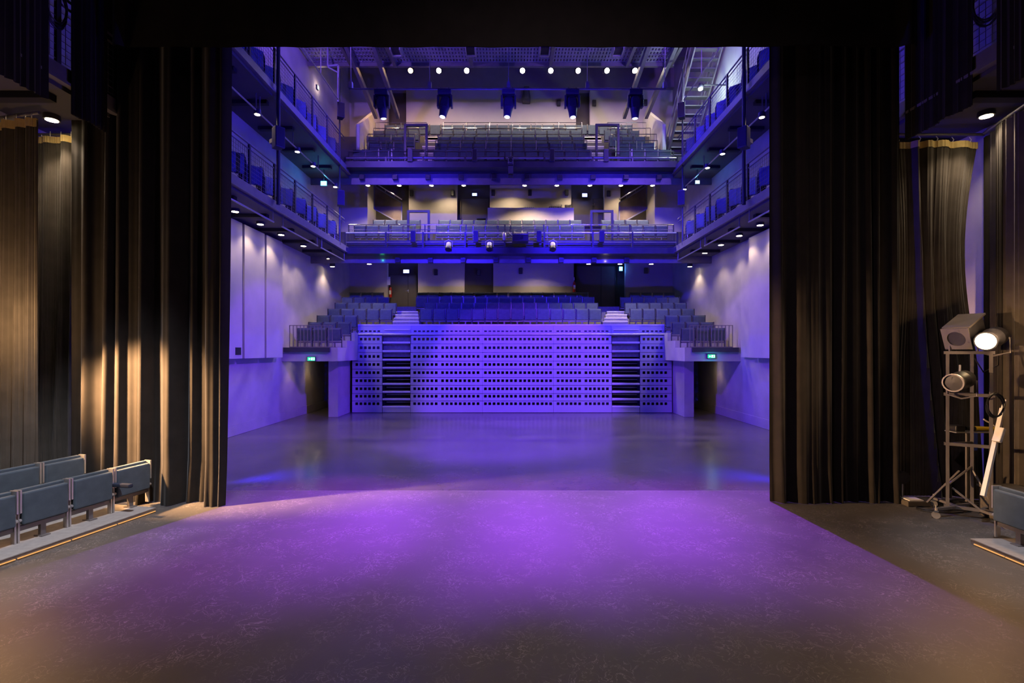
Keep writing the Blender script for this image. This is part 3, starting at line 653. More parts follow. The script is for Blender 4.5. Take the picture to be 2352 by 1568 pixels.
# ---------------------------------------------------------------- moving heads on the hung bar
YH, ZH = 15.0, 10.28
bar = thing('lighting_bar', 'long thin lighting bar hung across the hall with moving heads below', 'lighting bar', (0, YH, ZH))
MB().tube((-4.85, YH, ZH), (4.62, YH, ZH), 0.03, 10).build('tube', 'steel_grey', bar, smooth=True)
for px in (806, 987, 1168, 1349, 1527):
    x = xt(px, YH)
    MB().tube((x, YH, ZH), (x, YH, 17.19), 0.012, 6).build('cable', 'steel_grey', bar)
    MB().box(x-0.05, x+0.05, YH-0.06, YH+0.06, ZH+0.02, ZH+0.20).build('clamp', 'steel_grey', bar)
HEADX = [xt(p, YH) for p in (877, 1022, 1168, 1314, 1459)]
def moving_head(x, idx, tilt, tgt, power, color, ang):
    o = thing('moving_head', 'dark moving-head spotlight hanging from the bar, %s from the steel stair side' % ORD[4-idx], 'stage light', (x, YH, ZH-0.84), group='moving heads on the bar')
    z0 = ZH
    MB().box(x-0.20, x+0.20, YH-0.15, YH+0.15, z0-0.20, z0-0.06).build('base', 'housing', o, bevel=0.02)
    for s in (-1, 1): MB().box(x+s*0.12-0.02, x+s*0.12+0.02, YH-0.04, YH+0.04, z0-0.07, z0+0.04).build('hook_clamp', 'steel_grey', o)
    MB().box(x-0.19, x+0.19, YH-0.08, YH+0.08, z0-0.25, z0-0.21).build('yoke_bridge', 'plastic_black', o)
    for s in (-1, 1): MB().box(x+s*0.20-0.032, x+s*0.20+0.032, YH-0.09, YH+0.09, z0-0.56, z0-0.21).build('yoke_arm', 'housing', o, bevel=0.015)
    piv = Vector((x, YH, z0-0.45)); M = Matrix.Translation(piv) @ Matrix.Rotation(tilt[0], 4, 'X') @ Matrix.Rotation(tilt[1], 4, 'Y')
    MB().lathe([(0.085, -0.42), (0.11, -0.40), (0.125, -0.25), (0.165, -0.05), (0.165, 0.12), (0.13, 0.19), (0.05, 0.20)], 18, M, 1.0, 0.85).build('head', 'housing', o, smooth=True); hd = o.children[-1]
    MB().lathe([(0.072, -0.428), (0.08, -0.421)], 16, M).build('lens', 'lamp_head', hd)
    mm = MB(); mm.box(-0.10, 0.10, -0.155, -0.125, -0.13, 0.10, M); mm.build('head_cover', 'steel_dark', hd)
    ps = M @ Vector((0, 0, -0.45))
    if power: lamp('head_beam', ps, power, color, tgt, ang, 1.0, 0.05, o)
P_ = LV['stage_head']
moving_head(HEADX[0], 0, (0.10, -0.10), (-1.4, 2.9, 0), P_*0.05, BLUE, 11)
moving_head(HEADX[1], 1, (-0.15, 0.16), (-3.2, 7.4, 0), P_*1.6, PURPLE, 24)
moving_head(HEADX[2], 2, (-0.15, 0.10), (-0.9, 7.6, 0), P_, PURPLE, 24)
moving_head(HEADX[3], 3, (-0.12, -0.05), (1.4, 7.7, 0), P_, PURPLE, 24)
moving_head(HEADX[4], 4, (0.05, 0.0), (3.5, 7.5, 0), P_*1.1, PURPLE, 24)

# added stage-side bar behind the border, unseen, with spots and floods lighting the hall
def unseen_spot(loc, tgt, power, color, ang, blend, label, grp, name='unseen_spotlight'):
    loc = Vector(loc); d = (Vector(tgt)-loc).normalized()
    o = thing(name, label, 'stage light', loc, group=grp)
    M = Matrix.Translation(loc) @ d.to_track_quat('Z', 'Y').to_matrix().to_4x4()
    MB().lathe([(0.10, -0.50), (0.13, -0.42), (0.13, -0.18), (0.09, -0.10), (0.09, 0.10), (0.10, 0.12)], 14, M).build('barrel', 'housing', o, smooth=True)
    MB().lathe([(0.08, 0.118), (0.08, 0.124)], 14, M).build('lens', 'lamp_head', o.children[-1])
    MB().box(loc.x-0.02, loc.x+0.02, loc.y-0.02, loc.y+0.02, loc.z+0.1, loc.z+0.42).build('hanger', 'steel_dark', o)
    lamp('spot_beam', loc+d*0.2, power, color, tgt, ang, blend, 0.06, o)
YS, ZS = 9.4, 8.7
sb = thing('added_stage_bar', 'added black lighting bar hidden behind the stage border', 'lighting bar', (0, YS, ZS+0.45))
MB().tube((-5, YS, ZS+0.45), (5, YS, ZS+0.45), 0.03, 8).build('tube', 'steel_dark', sb, smooth=True)
for x in (-4.5, 0.9, 4.5): MB().tube((x, YS, ZS+0.45), (x, YS, 17.19), 0.012, 6).build('cable', 'steel_dark', sb)
G_ = 'seating front spotlights'
unseen_spot((1.6, YS, ZS), (0.5, 19.8, 1.2), LV['tribune'], VIOLET, 37, 0.3, 'spotlight on the added unseen stage bar aimed at the seating centre', G_)
unseen_spot((-2.2, YS, ZS), (-0.5, 14.0, 0.0), LV['tribune']*1.0, VIOLET, 43, 0.6, 'spotlight on the added unseen stage bar aimed at the hall floor', G_)
unseen_spot((3.8, YS, ZS), (-7.6, 16.6, 1.0), LV['side_wash'], (0.2, 0.05, 1), 28, 0.3, 'spotlight on the added unseen stage bar crossing to the vented wall panels', G_)
unseen_spot((-3.8, YS, ZS), (7.6, 16.6, 1.2), LV['side_wash']*0.8, (0.2, 0.05, 1), 28, 0.3, 'spotlight on the added unseen stage bar crossing to the stair side wall', G_)
for sd in (-1, 1): unseen_spot((sd*2.9, YS, ZS), (sd*4.0, 20, 6.3), LV['added_blue_wash']*1.4, BLUE, 46, 0.8, 'added blue flood on the unseen bar aimed at the balconies, '+STAIR[sd], G_)  # blue floods added to tint the balcony fronts and galleries
unseen_spot((-4.4, YS, ZS+0.1), (6.6, 15.5, 9.0), LV['added_blue_wash']*0.4, BLUE, 80, 0.9, 'added blue flood crossing to the galleries on the steel stair side', G_)
unseen_spot((4.4, YS, ZS+0.1), (-6.6, 15.5, 9.0), LV['added_blue_wash']*0.4, BLUE, 80, 0.9, 'added blue flood crossing to the galleries opposite the steel stair', G_)

for sd in (-1, 1):  # unseen floods added behind the curtains to turn the gallery soffits blue
    c = Vector((sd*5.5, 9.0, 0))
    o = thing('added_floor_flood', 'added unseen blue flood on the floor behind the leg curtain, '+STAIR[sd], 'stage light', c, group='added floor floods')
    MB().box(c.x-0.22, c.x+0.22, 8.9, 9.1, 0.0, 0.05).build('base', 'steel_dark', o)
    MB().box(c.x-0.20, c.x+0.20, 8.94, 9.06, 0.08, 0.30).build('body', 'housing', o, bevel=0.015)
    MB().box(c.x-0.18, c.x+0.18, 9.06, 9.07, 0.10, 0.28).build('lens', 'lamp_head', o)
    for s in (-1, 1): MB().box(c.x+s*0.21-0.01, c.x+s*0.21+0.01, 8.97, 9.03, 0.04, 0.22).build('bracket', 'steel_dark', o)
    lamp('flood_beam', (c.x, 9.12, 0.2), LV['added_floor_flood'], BLUE, (-sd*7.0, 17.0, 7.5), 95, 0.8, 0.12, o)
unseen_spot((0.6, 3.6, 9.6), (0.3, 6.0, 0), LV['added_overhead'], (1.0, 0.76, 0.86), 130, 0.9, 'added dim wash lamp high above the stage, out of view', 'added stage wash lamps')  # added above the view to lift the stage floor and curtains
for sd in (-1, 1): unseen_spot((sd*3.0, 3.6, 9.6), (sd*6.3, 6.6 if sd < 0 else 5.6, 0.4), LV['added_seat_wash']*(1 if sd < 0 else 0.6), (0.86, 0.88, 1.0), 34 if sd < 0 else 24, 0.9, 'added unseen cool wash lamp aimed at the stage seats, '+STAIR[sd], 'added stage wash lamps')  # added above the view to brighten the stage seats
ob = thing('added_stage_bar', 'added black lighting bar high above the stage, out of view', 'lighting bar', (0, 3.6, 10.05))  # added bar to carry the wash lamps, above the view
MB().tube((-5, 3.6, 10.05), (5, 3.6, 10.05), 0.03, 8).build('tube', 'steel_dark', ob, smooth=True)
for x in (-4.5, 0, 4.5): MB().tube((x, 3.6, 10.05), (x, 3.6, 17.19), 0.012, 6).build('cable', 'steel_dark', ob)

# ---------------------------------------------------------------- technical bridge under the ceiling, front of house
for k, (y0, y1, z) in enumerate(((17.9, 19.7, 13.75),)):
    o = thing('lighting_bridge', 'perforated steel lighting bridge spanning the hall under the ceiling', 'bridge', (0, (y0+y1)/2, z))
    for (a, b) in ((-7.9, -6.3), (-6.2, -4.6), (-4.5, -1.6), (-1.5, 1.5), (1.6, 4.5), (4.6, 6.2)):
        m = MB(); n = int((b-a)/0.12); 
        for i in range(n): 
            x = a+(b-a)*i/n; m.box(x, x+0.07, y0+0.1, y1-0.1, z, z+0.03)
        for j in range(8):
            y = y0+0.1+(y1-y0-0.2)*j/7; m.box(a, b, y-0.03, y+0.03, z-0.005, z+0.03)
        m.build('grating', 'grating', o)['kind'] = 'stuff'
    for y in (y0, y1): MB().box(-7.98, 6.4, y-0.06, y+0.06, z-0.14, z+0.10).build('edge_beam', 'steel_grey', o)
    for x in (-6.25, -4.55, -1.55, 1.55, 4.55, 6.25): MB().box(x-0.06, x+0.06, y0, y1, z-0.18, z+0.02).build('cross_beam', 'steel_grey', o)
    for y in (y0, y1): MB().tube((-7.98, y, z+1.0), (6.4, y, z+1.0), 0.02, 6).build('handrail', 'steel_grey', o)
for sd in (-1, 1):
    for k, x in enumerate((5.0, 6.0)):
        o = MB().bar((sd*x, 17.9, 13.6), (sd*(x+0.15), 22.8, 13.1), 0.14, 0.22).build('ceiling_beam', 'steel_grey'); o['kind'] = 'structure'; o['label'] = 'grey steel beam between the bridge and the balcony'
for k, px in enumerate((910, 1081, 1251, 1419)):
    p = at(px, 118, 18.15); o = thing('trough_light', 'open dark light trough under the bridge, %s from the steel stair side' % ORD[3-k], 'light trough', (p.x, 18.15, p.z), group='light troughs')
    hw = 0.17
    MB().box(p.x-hw, p.x+hw, 17.95, 18.35, p.z+0.0, p.z+0.28).build('body', 'plastic_black', o)
    for s in (-1, 1): MB().box(p.x+s*hw-0.02, p.x+s*hw+0.02, 17.92, 18.38, p.z-0.08, p.z+0.28).build('side_plate', 'alu', o)
    MB().box(p.x-hw, p.x+hw, 18.32, 18.38, p.z-0.08, p.z-0.03).build('lip', 'alu', o)
for sd in (-1, 1):  # unseen lamps added: blue fill for the hall, violet for the bridge underside
    unseen_spot((sd*3.2, 17.9, 13.60), (sd*5.6, 16.6, 6.0), LV['added_blue_wash']*0.9, BLUE, 84, 0.9, 'added blue flood under the lighting bridge, '+STAIR[sd], 'added bridge floods')
    unseen_spot((sd*6.05, 13.55, 12.2), (sd*4.6, 19.0, 14.0), 1300, (0.25, 0.12, 1), 150, 0.8, 'added violet uplight clamped to the thick gallery pole, '+STAIR[sd], 'added bridge floods')

q0, q1, q2 = at(753, 152, 18.6), at(777, 150, 18.6), at(777, 234, 18.6)
o = thing('pipe_frame', 'violet-lit angled pipe frame hanging from the bridge near the far upper gallery', 'frame', q2)
MB().bar(q0, q1, 0.06, 0.06).build('top_arm', 'grating', o); MB().bar(q1, q2, 0.06, 0.06).build('drop_arm', 'grating', o)
MB().bar(q0+Vector((0, 0, -0.03)), q1+Vector((0, 0, -0.28)), 0.04, 0.04).build('strut', 'grating', o); MB().bar(q0, Vector((q0.x, 18.6, 13.75)), 0.05, 0.05).build('hanger', 'grating', o)

# ---------------------------------------------------------------- steel stair up to the bridge
o = thing('steel_stair', 'steep open steel stair climbing from the upper gallery to the bridge', 'stair', (7.0, 20.5, 10.0))
A = Vector((6.76, 22.3, 10.3)); Bq = Vector((6.76, 18.4, 13.7))
for dx in (0, 1.0): MB().bar(A+Vector((dx, 0, 0)), Bq+Vector((dx, 0, 0)), 0.05, 0.22).build('stringer', 'steel_grey', o)
for k in range(15):
    p = A+(Bq-A)*(k+0.5)/15
    MB().box(p.x, p.x+1.0, p.y-0.12, p.y+0.12, p.z-0.02, p.z+0.02).build('tread', 'steel_grey', o)
for dx in (0, 1.0):
    for zz in (0.55, 1.0): MB().tube(A+Vector((dx, 0, zz)), Bq+Vector((dx, 0, zz)), 0.018, 6).build('handrail', 'alu', o)
    for k in range(5):
        p = A+(Bq-A)*k/4+Vector((dx, 0, 0)); MB().tube(p, p+Vector((0, 0, 1.0)), 0.018, 6).build('baluster', 'alu', o)
p = at(1609, 200, 18.6)
o = thing('work_light', 'cool white work light by the steel stair', 'light', p)
MB().lathe([(0.09, -0.05), (0.11, 0.0), (0.07, 0.12)], 14, Matrix.Translation(p)).build('housing', 'housing', o, smooth=True)
MB().lathe([(0.02, -0.13), (0.075, -0.10), (0.085, -0.05)], 14, Matrix.Translation(p)).build('bulb', 'cool_lamp', o)
MB().box(p.x, 8.0, p.y-0.02, p.y+0.02, p.z+0.06, p.z+0.10).build('arm', 'steel_dark', o)
lamp('work_glow', p-Vector((0, 0.1, 0.2)), 130, (0.75, 1, 0.95), size=0.08, parent=o, kind='POINT')

# ---------------------------------------------------------------- doors, signs, fittings on the back walls
def door(n, a, b, t, bt, Y, label, leafs=1, handle=True):
    p = at(a, t, Y); q = at(b, bt, Y)
    o = MB().box(p.x, q.x, Y, Y+0.06, q.z, p.z).build('door_%d' % n, 'door_paint', bevel=0.004); o['kind'] = 'structure'; o['label'] = label
    ms = []
    if leafs == 2: MB().box((p.x+q.x)/2+0.25, (p.x+q.x)/2+0.27, Y-0.01, Y, q.z, p.z).build('leaf_seam', 'black_paint', o, org=(0, 0, 0))
    m = MB(); m.box(p.x-0.06, p.x, Y-0.03, Y+0.05, q.z, p.z+0.06); m.box(q.x, q.x+0.06, Y-0.03, Y+0.05, q.z, p.z+0.06); m.box(p.x-0.06, q.x+0.06, Y-0.03, Y+0.05, p.z, p.z+0.06)
    m.build('door_frame', 'plaster_dark', o, org=(0, 0, 0))
    if handle:
        hx = p.x+(q.x-p.x)*0.72; hz = q.z+1.05
        m = MB(); m.box(hx-0.02, hx+0.02, Y-0.02, Y, hz-0.10, hz+0.10); m.tube((hx, Y-0.06, hz), (hx-0.16, Y-0.06, hz), 0.012, 6); m.tube((hx, Y-0.06, hz), (hx, Y, hz), 0.012, 6)
        m.build('door_handle', 'chrome', o, org=(0, 0, 0))
    return o
door(1, 896, 955, 632, 716, 25.2, 'dark brown door behind the stalls with lever handle', 2)
door(2, 1325, 1412, 612, 716, 25.2, 'dark double door in the blue-lit stalls doorway', 2, False)
door(3, 1060, 1122, 456, 520, 25.05, 'grey door behind the lower balcony beside the control desk', 1, False)
door(4, 1316, 1384, 456, 520, 25.05, 'grey double door behind the lower balcony near the brown panel', 2)
def sign(p, w_, h_, emat, label, power=None, color=None, bodymat='housing', d=0.05, name='exit_sign', arrow=False, rz=0.0, hang=None):
    o = thing(name, label, 'sign', p, rz)
    MB().box(-w_/2-0.015, w_/2+0.015, 0, d, -h_/2-0.015, h_/2+0.015).build('case', bodymat, o, org=(0, 0, 0), bevel=0.006); fc = o.children[-1]
    MB().box(-w_/2, w_/2, -0.008, 0.0, -h_/2, h_/2).build('face', emat, fc, org=(0, 0, 0))
    if arrow:
        m = MB(); m.box(0.0, w_/2-0.015, -0.013, -0.008, -h_/2+0.02, h_/2-0.02); m.build('white_panel', 'exit_white', o, org=(0, 0, 0))
        m = MB(); m.prism([(-w_*0.36, 0.0), (-w_*0.22, h_*0.28), (-w_*0.22, h_*0.10), (-w_*0.08, h_*0.10), (-w_*0.08, -h_*0.10), (-w_*0.22, -h_*0.10), (-w_*0.22, -h_*0.28)], -0.013, -0.008, 'y'); m.build('arrow', 'exit_white', o, org=(0, 0, 0))
        m = MB(); m.lathe([(h_*0.09, -0.001), (h_*0.09, 0.001)], 8, Matrix.Translation((w_*0.27, -0.0145, h_*0.26)) @ Matrix.Rotation(PI/2, 4, 'X'))
        m.prism([(w_*0.20, h_*0.14), (w_*0.32, h_*0.14), (w_*0.36, -h_*0.02), (w_*0.30, -h_*0.05), (w_*0.36, -h_*0.34), (w_*0.31, -h_*0.34), (w_*0.25, -h_*0.10), (w_*0.17, -h_*0.34), (w_*0.12, -h_*0.30), (w_*0.20, -h_*0.02)], -0.0155, -0.013, 'y')
        m.build('running_figure', 'exit_green', o, org=(0, 0, 0))
    if hang: MB().box(-0.012, 0.012, d*0.3, d*0.7, h_/2, hang-p[2]).build('hanger', 'steel_dark', o, org=(0, 0, 0))
    if power: l = lamp('sign_glow', (0, 0, 0), power, color, size=0.06, kind='POINT'); l.parent = o; l.location = (0, -0.14, 0)
    return o
sign(at(715, 824, 17.38), 0.26, 0.13, 'exit_green', 'green exit sign over the passage opposite the steel stair', 0.6, (0.1, 1, 0.6), arrow=True)
sign(at(1634, 818, 17.38), 0.26, 0.13, 'exit_green', 'green exit sign over the passage below the steel stair side', 3.0, (0.1, 0.6, 0.8), arrow=True)
sign(at(933, 623, 24.9), 0.28, 0.16, 'exit_blue', 'glowing blue-white exit lamp over the door behind the stalls', LV['exit'], (0.2, 0.25, 1))
sign(at(1426, 617, 24.9), 0.16, 0.20, 'exit_cyan', 'glowing blue exit lamp over the dark stalls doorway', LV['exit'], (0.08, 0.3, 1))
sign(at(1090, 446.5, 24.8), 0.22, 0.12, 'exit_blue', 'small blue clock display over the control desk door', 3, (0.2, 0.25, 1))
sign(at(1343, 448, 24.8), 0.24, 0.16, 'exit_blue', 'glowing blue exit lamp over the lower balcony double door', 8, (0.2, 0.25, 1))
sign(at(743.5, 421, 18.9), 0.22, 0.16, 'exit_cyan', 'glowing cyan exit lamp under the upper gallery opposite the steel stair', LV['exit']*1.6, (0.05, 0.5, 1), hang=9.32)
sign(at(1602, 418, 18.9), 0.16, 0.12, 'exit_white', 'glowing white-green exit lamp under the upper gallery on the steel stair side', LV['exit']*1.2, (0.1, 0.5, 1), hang=9.32)
sign(Vector((-7.94, 20.6, 13.27)), 0.14, 0.14, 'exit_white', 'small glowing lamp on the wall of the upper gallery opposite the steel stair', 7, (1, 0.75, 0.55), rz=PI/2)
sign(at(881, 599, 20.1), 0.12, 0.08, 'exit_green', 'tiny green lamp under the lower balcony edge', 1, (0.1, 1, 0.5))
sign(at(1389, 601, 20.1), 0.12, 0.08, 'exit_white', 'tiny white lamp under the lower balcony edge', 1, (1, 0.8, 0.7))
def extinguisher(p, label):
    o = thing('fire_extinguisher', label, 'extinguisher', p)
    MB().lathe([(0.06, 0.0), (0.075, 0.03), (0.075, 0.42), (0.05, 0.50), (0.025, 0.53)], 14).build('cylinder_body', 'red', o, smooth=True, org=(0, 0, 0))
    m = MB(); m.box(-0.02, 0.02, -0.06, 0.03, 0.53, 0.58); m.build('valve', 'plastic_black', o, org=(0, 0, 0))
    m = MB(); m.path([(0.02, -0.03, 0.55), (0.09, -0.05, 0.52), (0.10, -0.05, 0.30), (0.09, -0.05, 0.16)], 0.012); m.build('hose', 'plastic_black', o, org=(0, 0, 0))
    MB().box(-0.03, 0.03, 0.07, 0.11, 0.30, 0.36).build('bracket', 'steel_dark', o, org=(0, 0, 0))
    m = MB(); m.box(-0.05, 0.05, -0.078, -0.07, 0.15, 0.35); m.build('label_plate', 'paper', o, org=(0, 0, 0))
extinguisher(at(897, 683, 25.1), 'red fire extinguisher beside the brown door behind the stalls')
extinguisher(at(1319, 671, 24.68), 'red fire extinguisher at the edge of the dark stalls doorway')
for (px, py, Y, nm) in ((890, 645, 24.78, 'above the red extinguisher by the brown door'), (1318.5, 646, 24.78, 'at the edge of the dark stalls doorway')):
    p = at(px, py, Y); o = MB().box(p.x-0.02, p.x+0.14 if px < 1000 else p.x+0.03, Y-0.012, Y, p.z-0.2, p.z+0.2).build('notice', 'paper'); tag(o, 'white paper notice '+nm, 'notice', 'wall notices')
# small wall speakers on the back walls
def small_speaker(px, py, Y, label, wpx=8, hpx=13):
    p = at(px, py, Y); wd = wpx*Y/F; ht = hpx*Y/F
    o = thing('wall_speaker', label, 'speaker', (p.x, Y, p.z), group='small wall speakers')
    MB().box(p.x-wd/2, p.x+wd/2, Y-0.16, Y-0.04, p.z-ht/2, p.z+ht/2).build('cabinet', 'plastic_black', o, bevel=0.015); cb = o.children[-1]
    MB().box(p.x-wd/2+0.015, p.x+wd/2-0.015, Y-0.168, Y-0.16, p.z-ht/2+0.02, p.z+ht/2-0.02).build('grille', 'housing', cb)
    MB().box(p.x-0.02, p.x+0.02, Y-0.05, Y, p.z-0.04, p.z+0.04).build('bracket', 'steel_dark', o)
for px, py, nm in ((946, 445, 'left of the control door wall'), (1040, 445, 'beside the recess with the blue display'), (1133, 444, 'above the control desk end'), (1217, 444, 'above the control desk middle'), (1301, 444, 'above the control desk near the double door'), (1397, 446, 'beside the brown panel at the double door')):
    small_speaker(px, py, YB, 'small black speaker on the lower balcony wall, '+nm.replace('left of the control door wall', 'beside the far portal frame'))
for px, py, nm in ((1002, 626, 'beside the brown door'), (1100, 627, 'in the dark niche'), (1196, 623, 'over the middle seats'), (1482, 622, 'at the stair-side corner')):
    small_speaker(px, py, YB, 'small black speaker on the stalls wall, '+nm)
for px, py, nm in ((1011, 243, 'behind the second moving head'), (1283, 239, 'beside the dark shaft'), (1364, 239, 'past the dark shaft'), (1481, 238, 'near the steel stair')):
    small_speaker(px, py, YB, 'small black speaker on the upper balcony wall, '+nm)
p = at(1209, 224, YB); o = thing('wall_loudspeaker', 'tall grey loudspeaker on the upper balcony wall', 'speaker', (p.x, YB, p.z))
MB().prism([(p.x-0.19, p.z-0.34), (p.x+0.17, p.z-0.34), (p.x+0.20, p.z-0.18), (p.x+0.12, p.z+0.38), (p.x-0.12, p.z+0.38), (p.x-0.22, p.z-0.18)], YB-0.35, YB-0.02, 'y').build('cabinet', 'soffit', o, bevel=0.02)
MB().box(p.x-0.10, p.x+0.10, YB-0.365, YB-0.35, p.z-0.22, p.z+0.30).build('grille', 'steel_grey', o)
# control desk
o = thing('control_desk', 'long cream control desk behind the lower balcony seats', 'desk', (0.95, 23.5, 7.95))
p = at(1120, 477, 23.4); q = at(1318, 503, 23.4)
MB().box(p.x, q.x, 23.4, 23.46, 7.95, p.z).build('front_panel', 'cream', o)
MB().box(p.x, q.x, 23.46, 24.1, 8.75, 8.80).build('worktop', 'cream', o)
for x in (p.x, q.x-0.05): MB().box(x, x+0.05, 23.46, 24.1, 7.95, p.z-0.1).build('end_panel', 'cream', o)
def gear(a, b, t, bt, label, m_='plastic_black', name='mixing_console'):
    p2 = at(a, t, 23.75); q2 = at(b, bt, 23.75)
    g = thing(name, label, 'console', ((p2.x+q2.x)/2, 23.75, 8.80))
    MB().prism([(23.55, 8.80), (23.55, 9.02), (24.05, p2.z+0.05), (24.05, 8.80)], p2.x, q2.x).build('body', m_, g, bevel=0.01)
    for k in range(6):
        x = p2.x+(q2.x-p2.x)*(k+0.5)/6
        MB().box(x-0.02, x+0.02, 23.75, 23.80, 9.10, p2.z+0.06).build('fader', 'alu', g)
gear(1262, 1292, 472, 478, 'dark sound console on the control desk'); gear(1297, 1312, 473, 478, 'small console at the end of the control desk near the double door', 'alu'); gear(1203, 1229, 474, 478, 'flat black console in the middle of the control desk')
o = thing('side_table', 'small dark table with gear beside the control desk', 'table', (xt(1106, 23.5), 23.5, 7.95))
xx = xt(1106, 23.5)
MB().box(xx-0.26, xx+0.26, 23.3, 23.8, 8.60, 8.64).build('top', 'housing', o); MB().box(xx-0.20, xx+0.2, 23.4, 23.7, 8.3, 8.5).build('shelf_unit', 'plastic_black', o, bevel=0.02)
for sx in (-1, 1):
    for y in (23.33, 23.77): MB().box(xx+sx*0.23-0.02, xx+sx*0.23+0.02, y-0.02, y+0.02, 7.95, 8.60).build('leg', 'housing', o)
# sloping brown stair panels at both ends of the lower balcony
for sd in (-1, 1):
    # parallelogram in X and Z standing at Y 23.4
    Y = 23.45; pts = [(860, 427), (923, 466), (923, 515), (860, 480)] if sd < 0 else [(1485, 427), (1422, 466), (1422, 515), (1485, 480)]
    poly = [(at(a, b, Y).x, at(a, b, Y).z) for a, b in pts]
    o = thing('stair_panel', 'sloping brown metal stair guard at the %s end of the lower balcony' % ('stair-side' if sd > 0 else 'far'), 'panel', (sum(u for u, v in poly)/4, Y, 7.95))
    MB().prism(poly, Y, Y+0.05, 'y').build('sheet', 'brown_panel', o)
    e = [Vector((u, Y-0.02, v)) for u, v in poly]
    for i in range(4): MB().bar(e[i], e[(i+1) % 4], 0.05, 0.05).build('edge_bar', 'steel_grey', o)
    off = Vector((0, 0, 0.16)); MB().tube(e[0]+off, e[1]+off, 0.025, 8).build('handrail', 'alu', o, smooth=True)
    for k in range(3):
        pp = e[0]+(e[1]-e[0])*(k+0.2)/3; MB().tube(pp, pp+off, 0.014, 6).build('bracket', 'steel_grey', o)
    struct('trim_%d' % (30+(sd > 0)), MB().box(min(e[0].x, e[1].x), max(e[0].x, e[1].x), Y, Y+0.3, 7.9, min(p_.z for p_ in e)+0.2), 'plaster', 'pale low wall under the brown stair guard')

# fixtures clamped to the lower balcony front, one on the upper
def par_can(px, py, Y, label, face=(0.0, -0.5, -0.86), m_='white_paint', L=0.34, R=0.12):
    p = at(px, py, Y); d = Vector(face).normalized(); M = Matrix.Translation(p) @ d.to_track_quat('Z', 'Y').to_matrix().to_4x4()
    o = thing('par_can', label, 'stage light', p, group='par cans on the balcony front')
    MB().lathe([(R*0.55, -L*0.55), (R*0.8, -L*0.4), (R*0.85, 0.0)], 14, M).build('rear_shell', m_, o, smooth=True)
    MB().lathe([(R*0.86, 0.0), (R, 0.02), (R, L*0.45), (R*0.94, L*0.46)], 14, M).build('snoot', 'plastic_black', o, smooth=True)
    MB().path([p+Vector((-R-0.03, 0, 0)), p+Vector((-R-0.03, 0.02, 0.2)), p+Vector((0, 0.03, 0.27)), p+Vector((R+0.03, 0.02, 0.2)), p+Vector((R+0.03, 0, 0))], 0.012).build('yoke', 'alu', o)
for k, (px, nm) in enumerate(((1030, 'farthest from the projector'), (1124, 'beside the tangle of cables'), (1270, 'past the projector'))): par_can(px, 566, 19.4, 'white-backed stage lamp on the lower balcony front, '+nm)
p = at(1195, 549, 19.35)
o = thing('projector', 'dark blue boxy projector on the lower balcony front', 'projector', (p.x, 19.35, p.z-0.13))
MB().box(p.x-0.31, p.x+0.31, 19.1, 19.6, p.z-0.13, p.z+0.12).build('body', 'housing', o, bevel=0.02)
MB().box(p.x-0.31, p.x+0.31, 19.08, 19.6, p.z+0.12, p.z+0.14).build('top_cover', 'alu', o)
MB().lathe([(0.06, 0), (0.055, 0.04)], 14, Matrix.Translation((p.x+0.05, 19.1, p.z)) @ Matrix.Rotation(PI/2, 4, 'X')).build('lens_ring', 'plastic_black', o)
m = MB()
for s in (-1, 1): m.box(p.x+s*0.28-0.02, p.x+s*0.28+0.02, 19.3, 19.6, p.z+0.12, p.z+0.30)
m.build('bracket', 'steel_dark', o)
p = at(1158, 545, 19.4); o = thing('mini_spotlight', 'small pale spotlight hanging beside the projector', 'stage light', p)
MB().lathe([(0.05, -0.12), (0.07, -0.05), (0.07, 0.14), (0.03, 0.2)], 14, Matrix.Translation(p)).build('body', 'alu', o, smooth=True)
MB().lathe([(0.055, -0.128), (0.055, -0.121)], 12, Matrix.Translation(p)).build('lens', 'plastic_black', o)
MB().tube(p+Vector((0, 0.05, 0.1)), p+Vector((0, 0.2, 0.28)), 0.015, 6).build('arm', 'steel_dark', o)
pts = [Vector((p.x-0.15+0.07*k, 19.55+0.03*math.sin(k*2.1), p.z+0.17+0.09*math.sin(k*1.7)+0.05*math.cos(k*3.1))) for k in range(14)]
o = MB().path(pts, 0.012).build('cable_loop', 'alu', smooth=True); tag(o, 'tangled cable loops above the projector', 'cable')
p = at(1173, 372, 19.3)
o = thing('centre_spotlight', 'round-lens spotlight on a bracket in the middle of the upper balcony front', 'stage light', p)
MB().box(p.x-0.11, p.x+0.11, 19.22, 19.5, p.z-0.12, p.z+0.16).build('body', 'housing', o, bevel=0.03)
MB().lathe([(0.085, 0), (0.10, 0.03), (0.09, 0.06)], 18, Matrix.Translation((p.x, 19.24, p.z+0.03)) @ Matrix.Rotation(PI/2, 4, 'X')).build('lens_ring', 'steel_grey', o, smooth=True)
MB().lathe([(0.078, 0.0), (0.078, 0.065)], 18, Matrix.Translation((p.x, 19.24, p.z+0.03)) @ Matrix.Rotation(PI/2, 4, 'X')).build('glass', 'plastic_black', o)
m = MB(); m.box(p.x-0.10, p.x+0.10, 19.3, 19.46, p.z-0.42, p.z-0.14); m.build('bracket', 'soffit', o, bevel=0.01)
m = MB(); m.tube((p.x-0.08, 19.38, p.z-0.50), (p.x+0.08, 19.38, p.z-0.50), 0.06, 10); m.build('clamp', 'plastic_black', o, smooth=True)

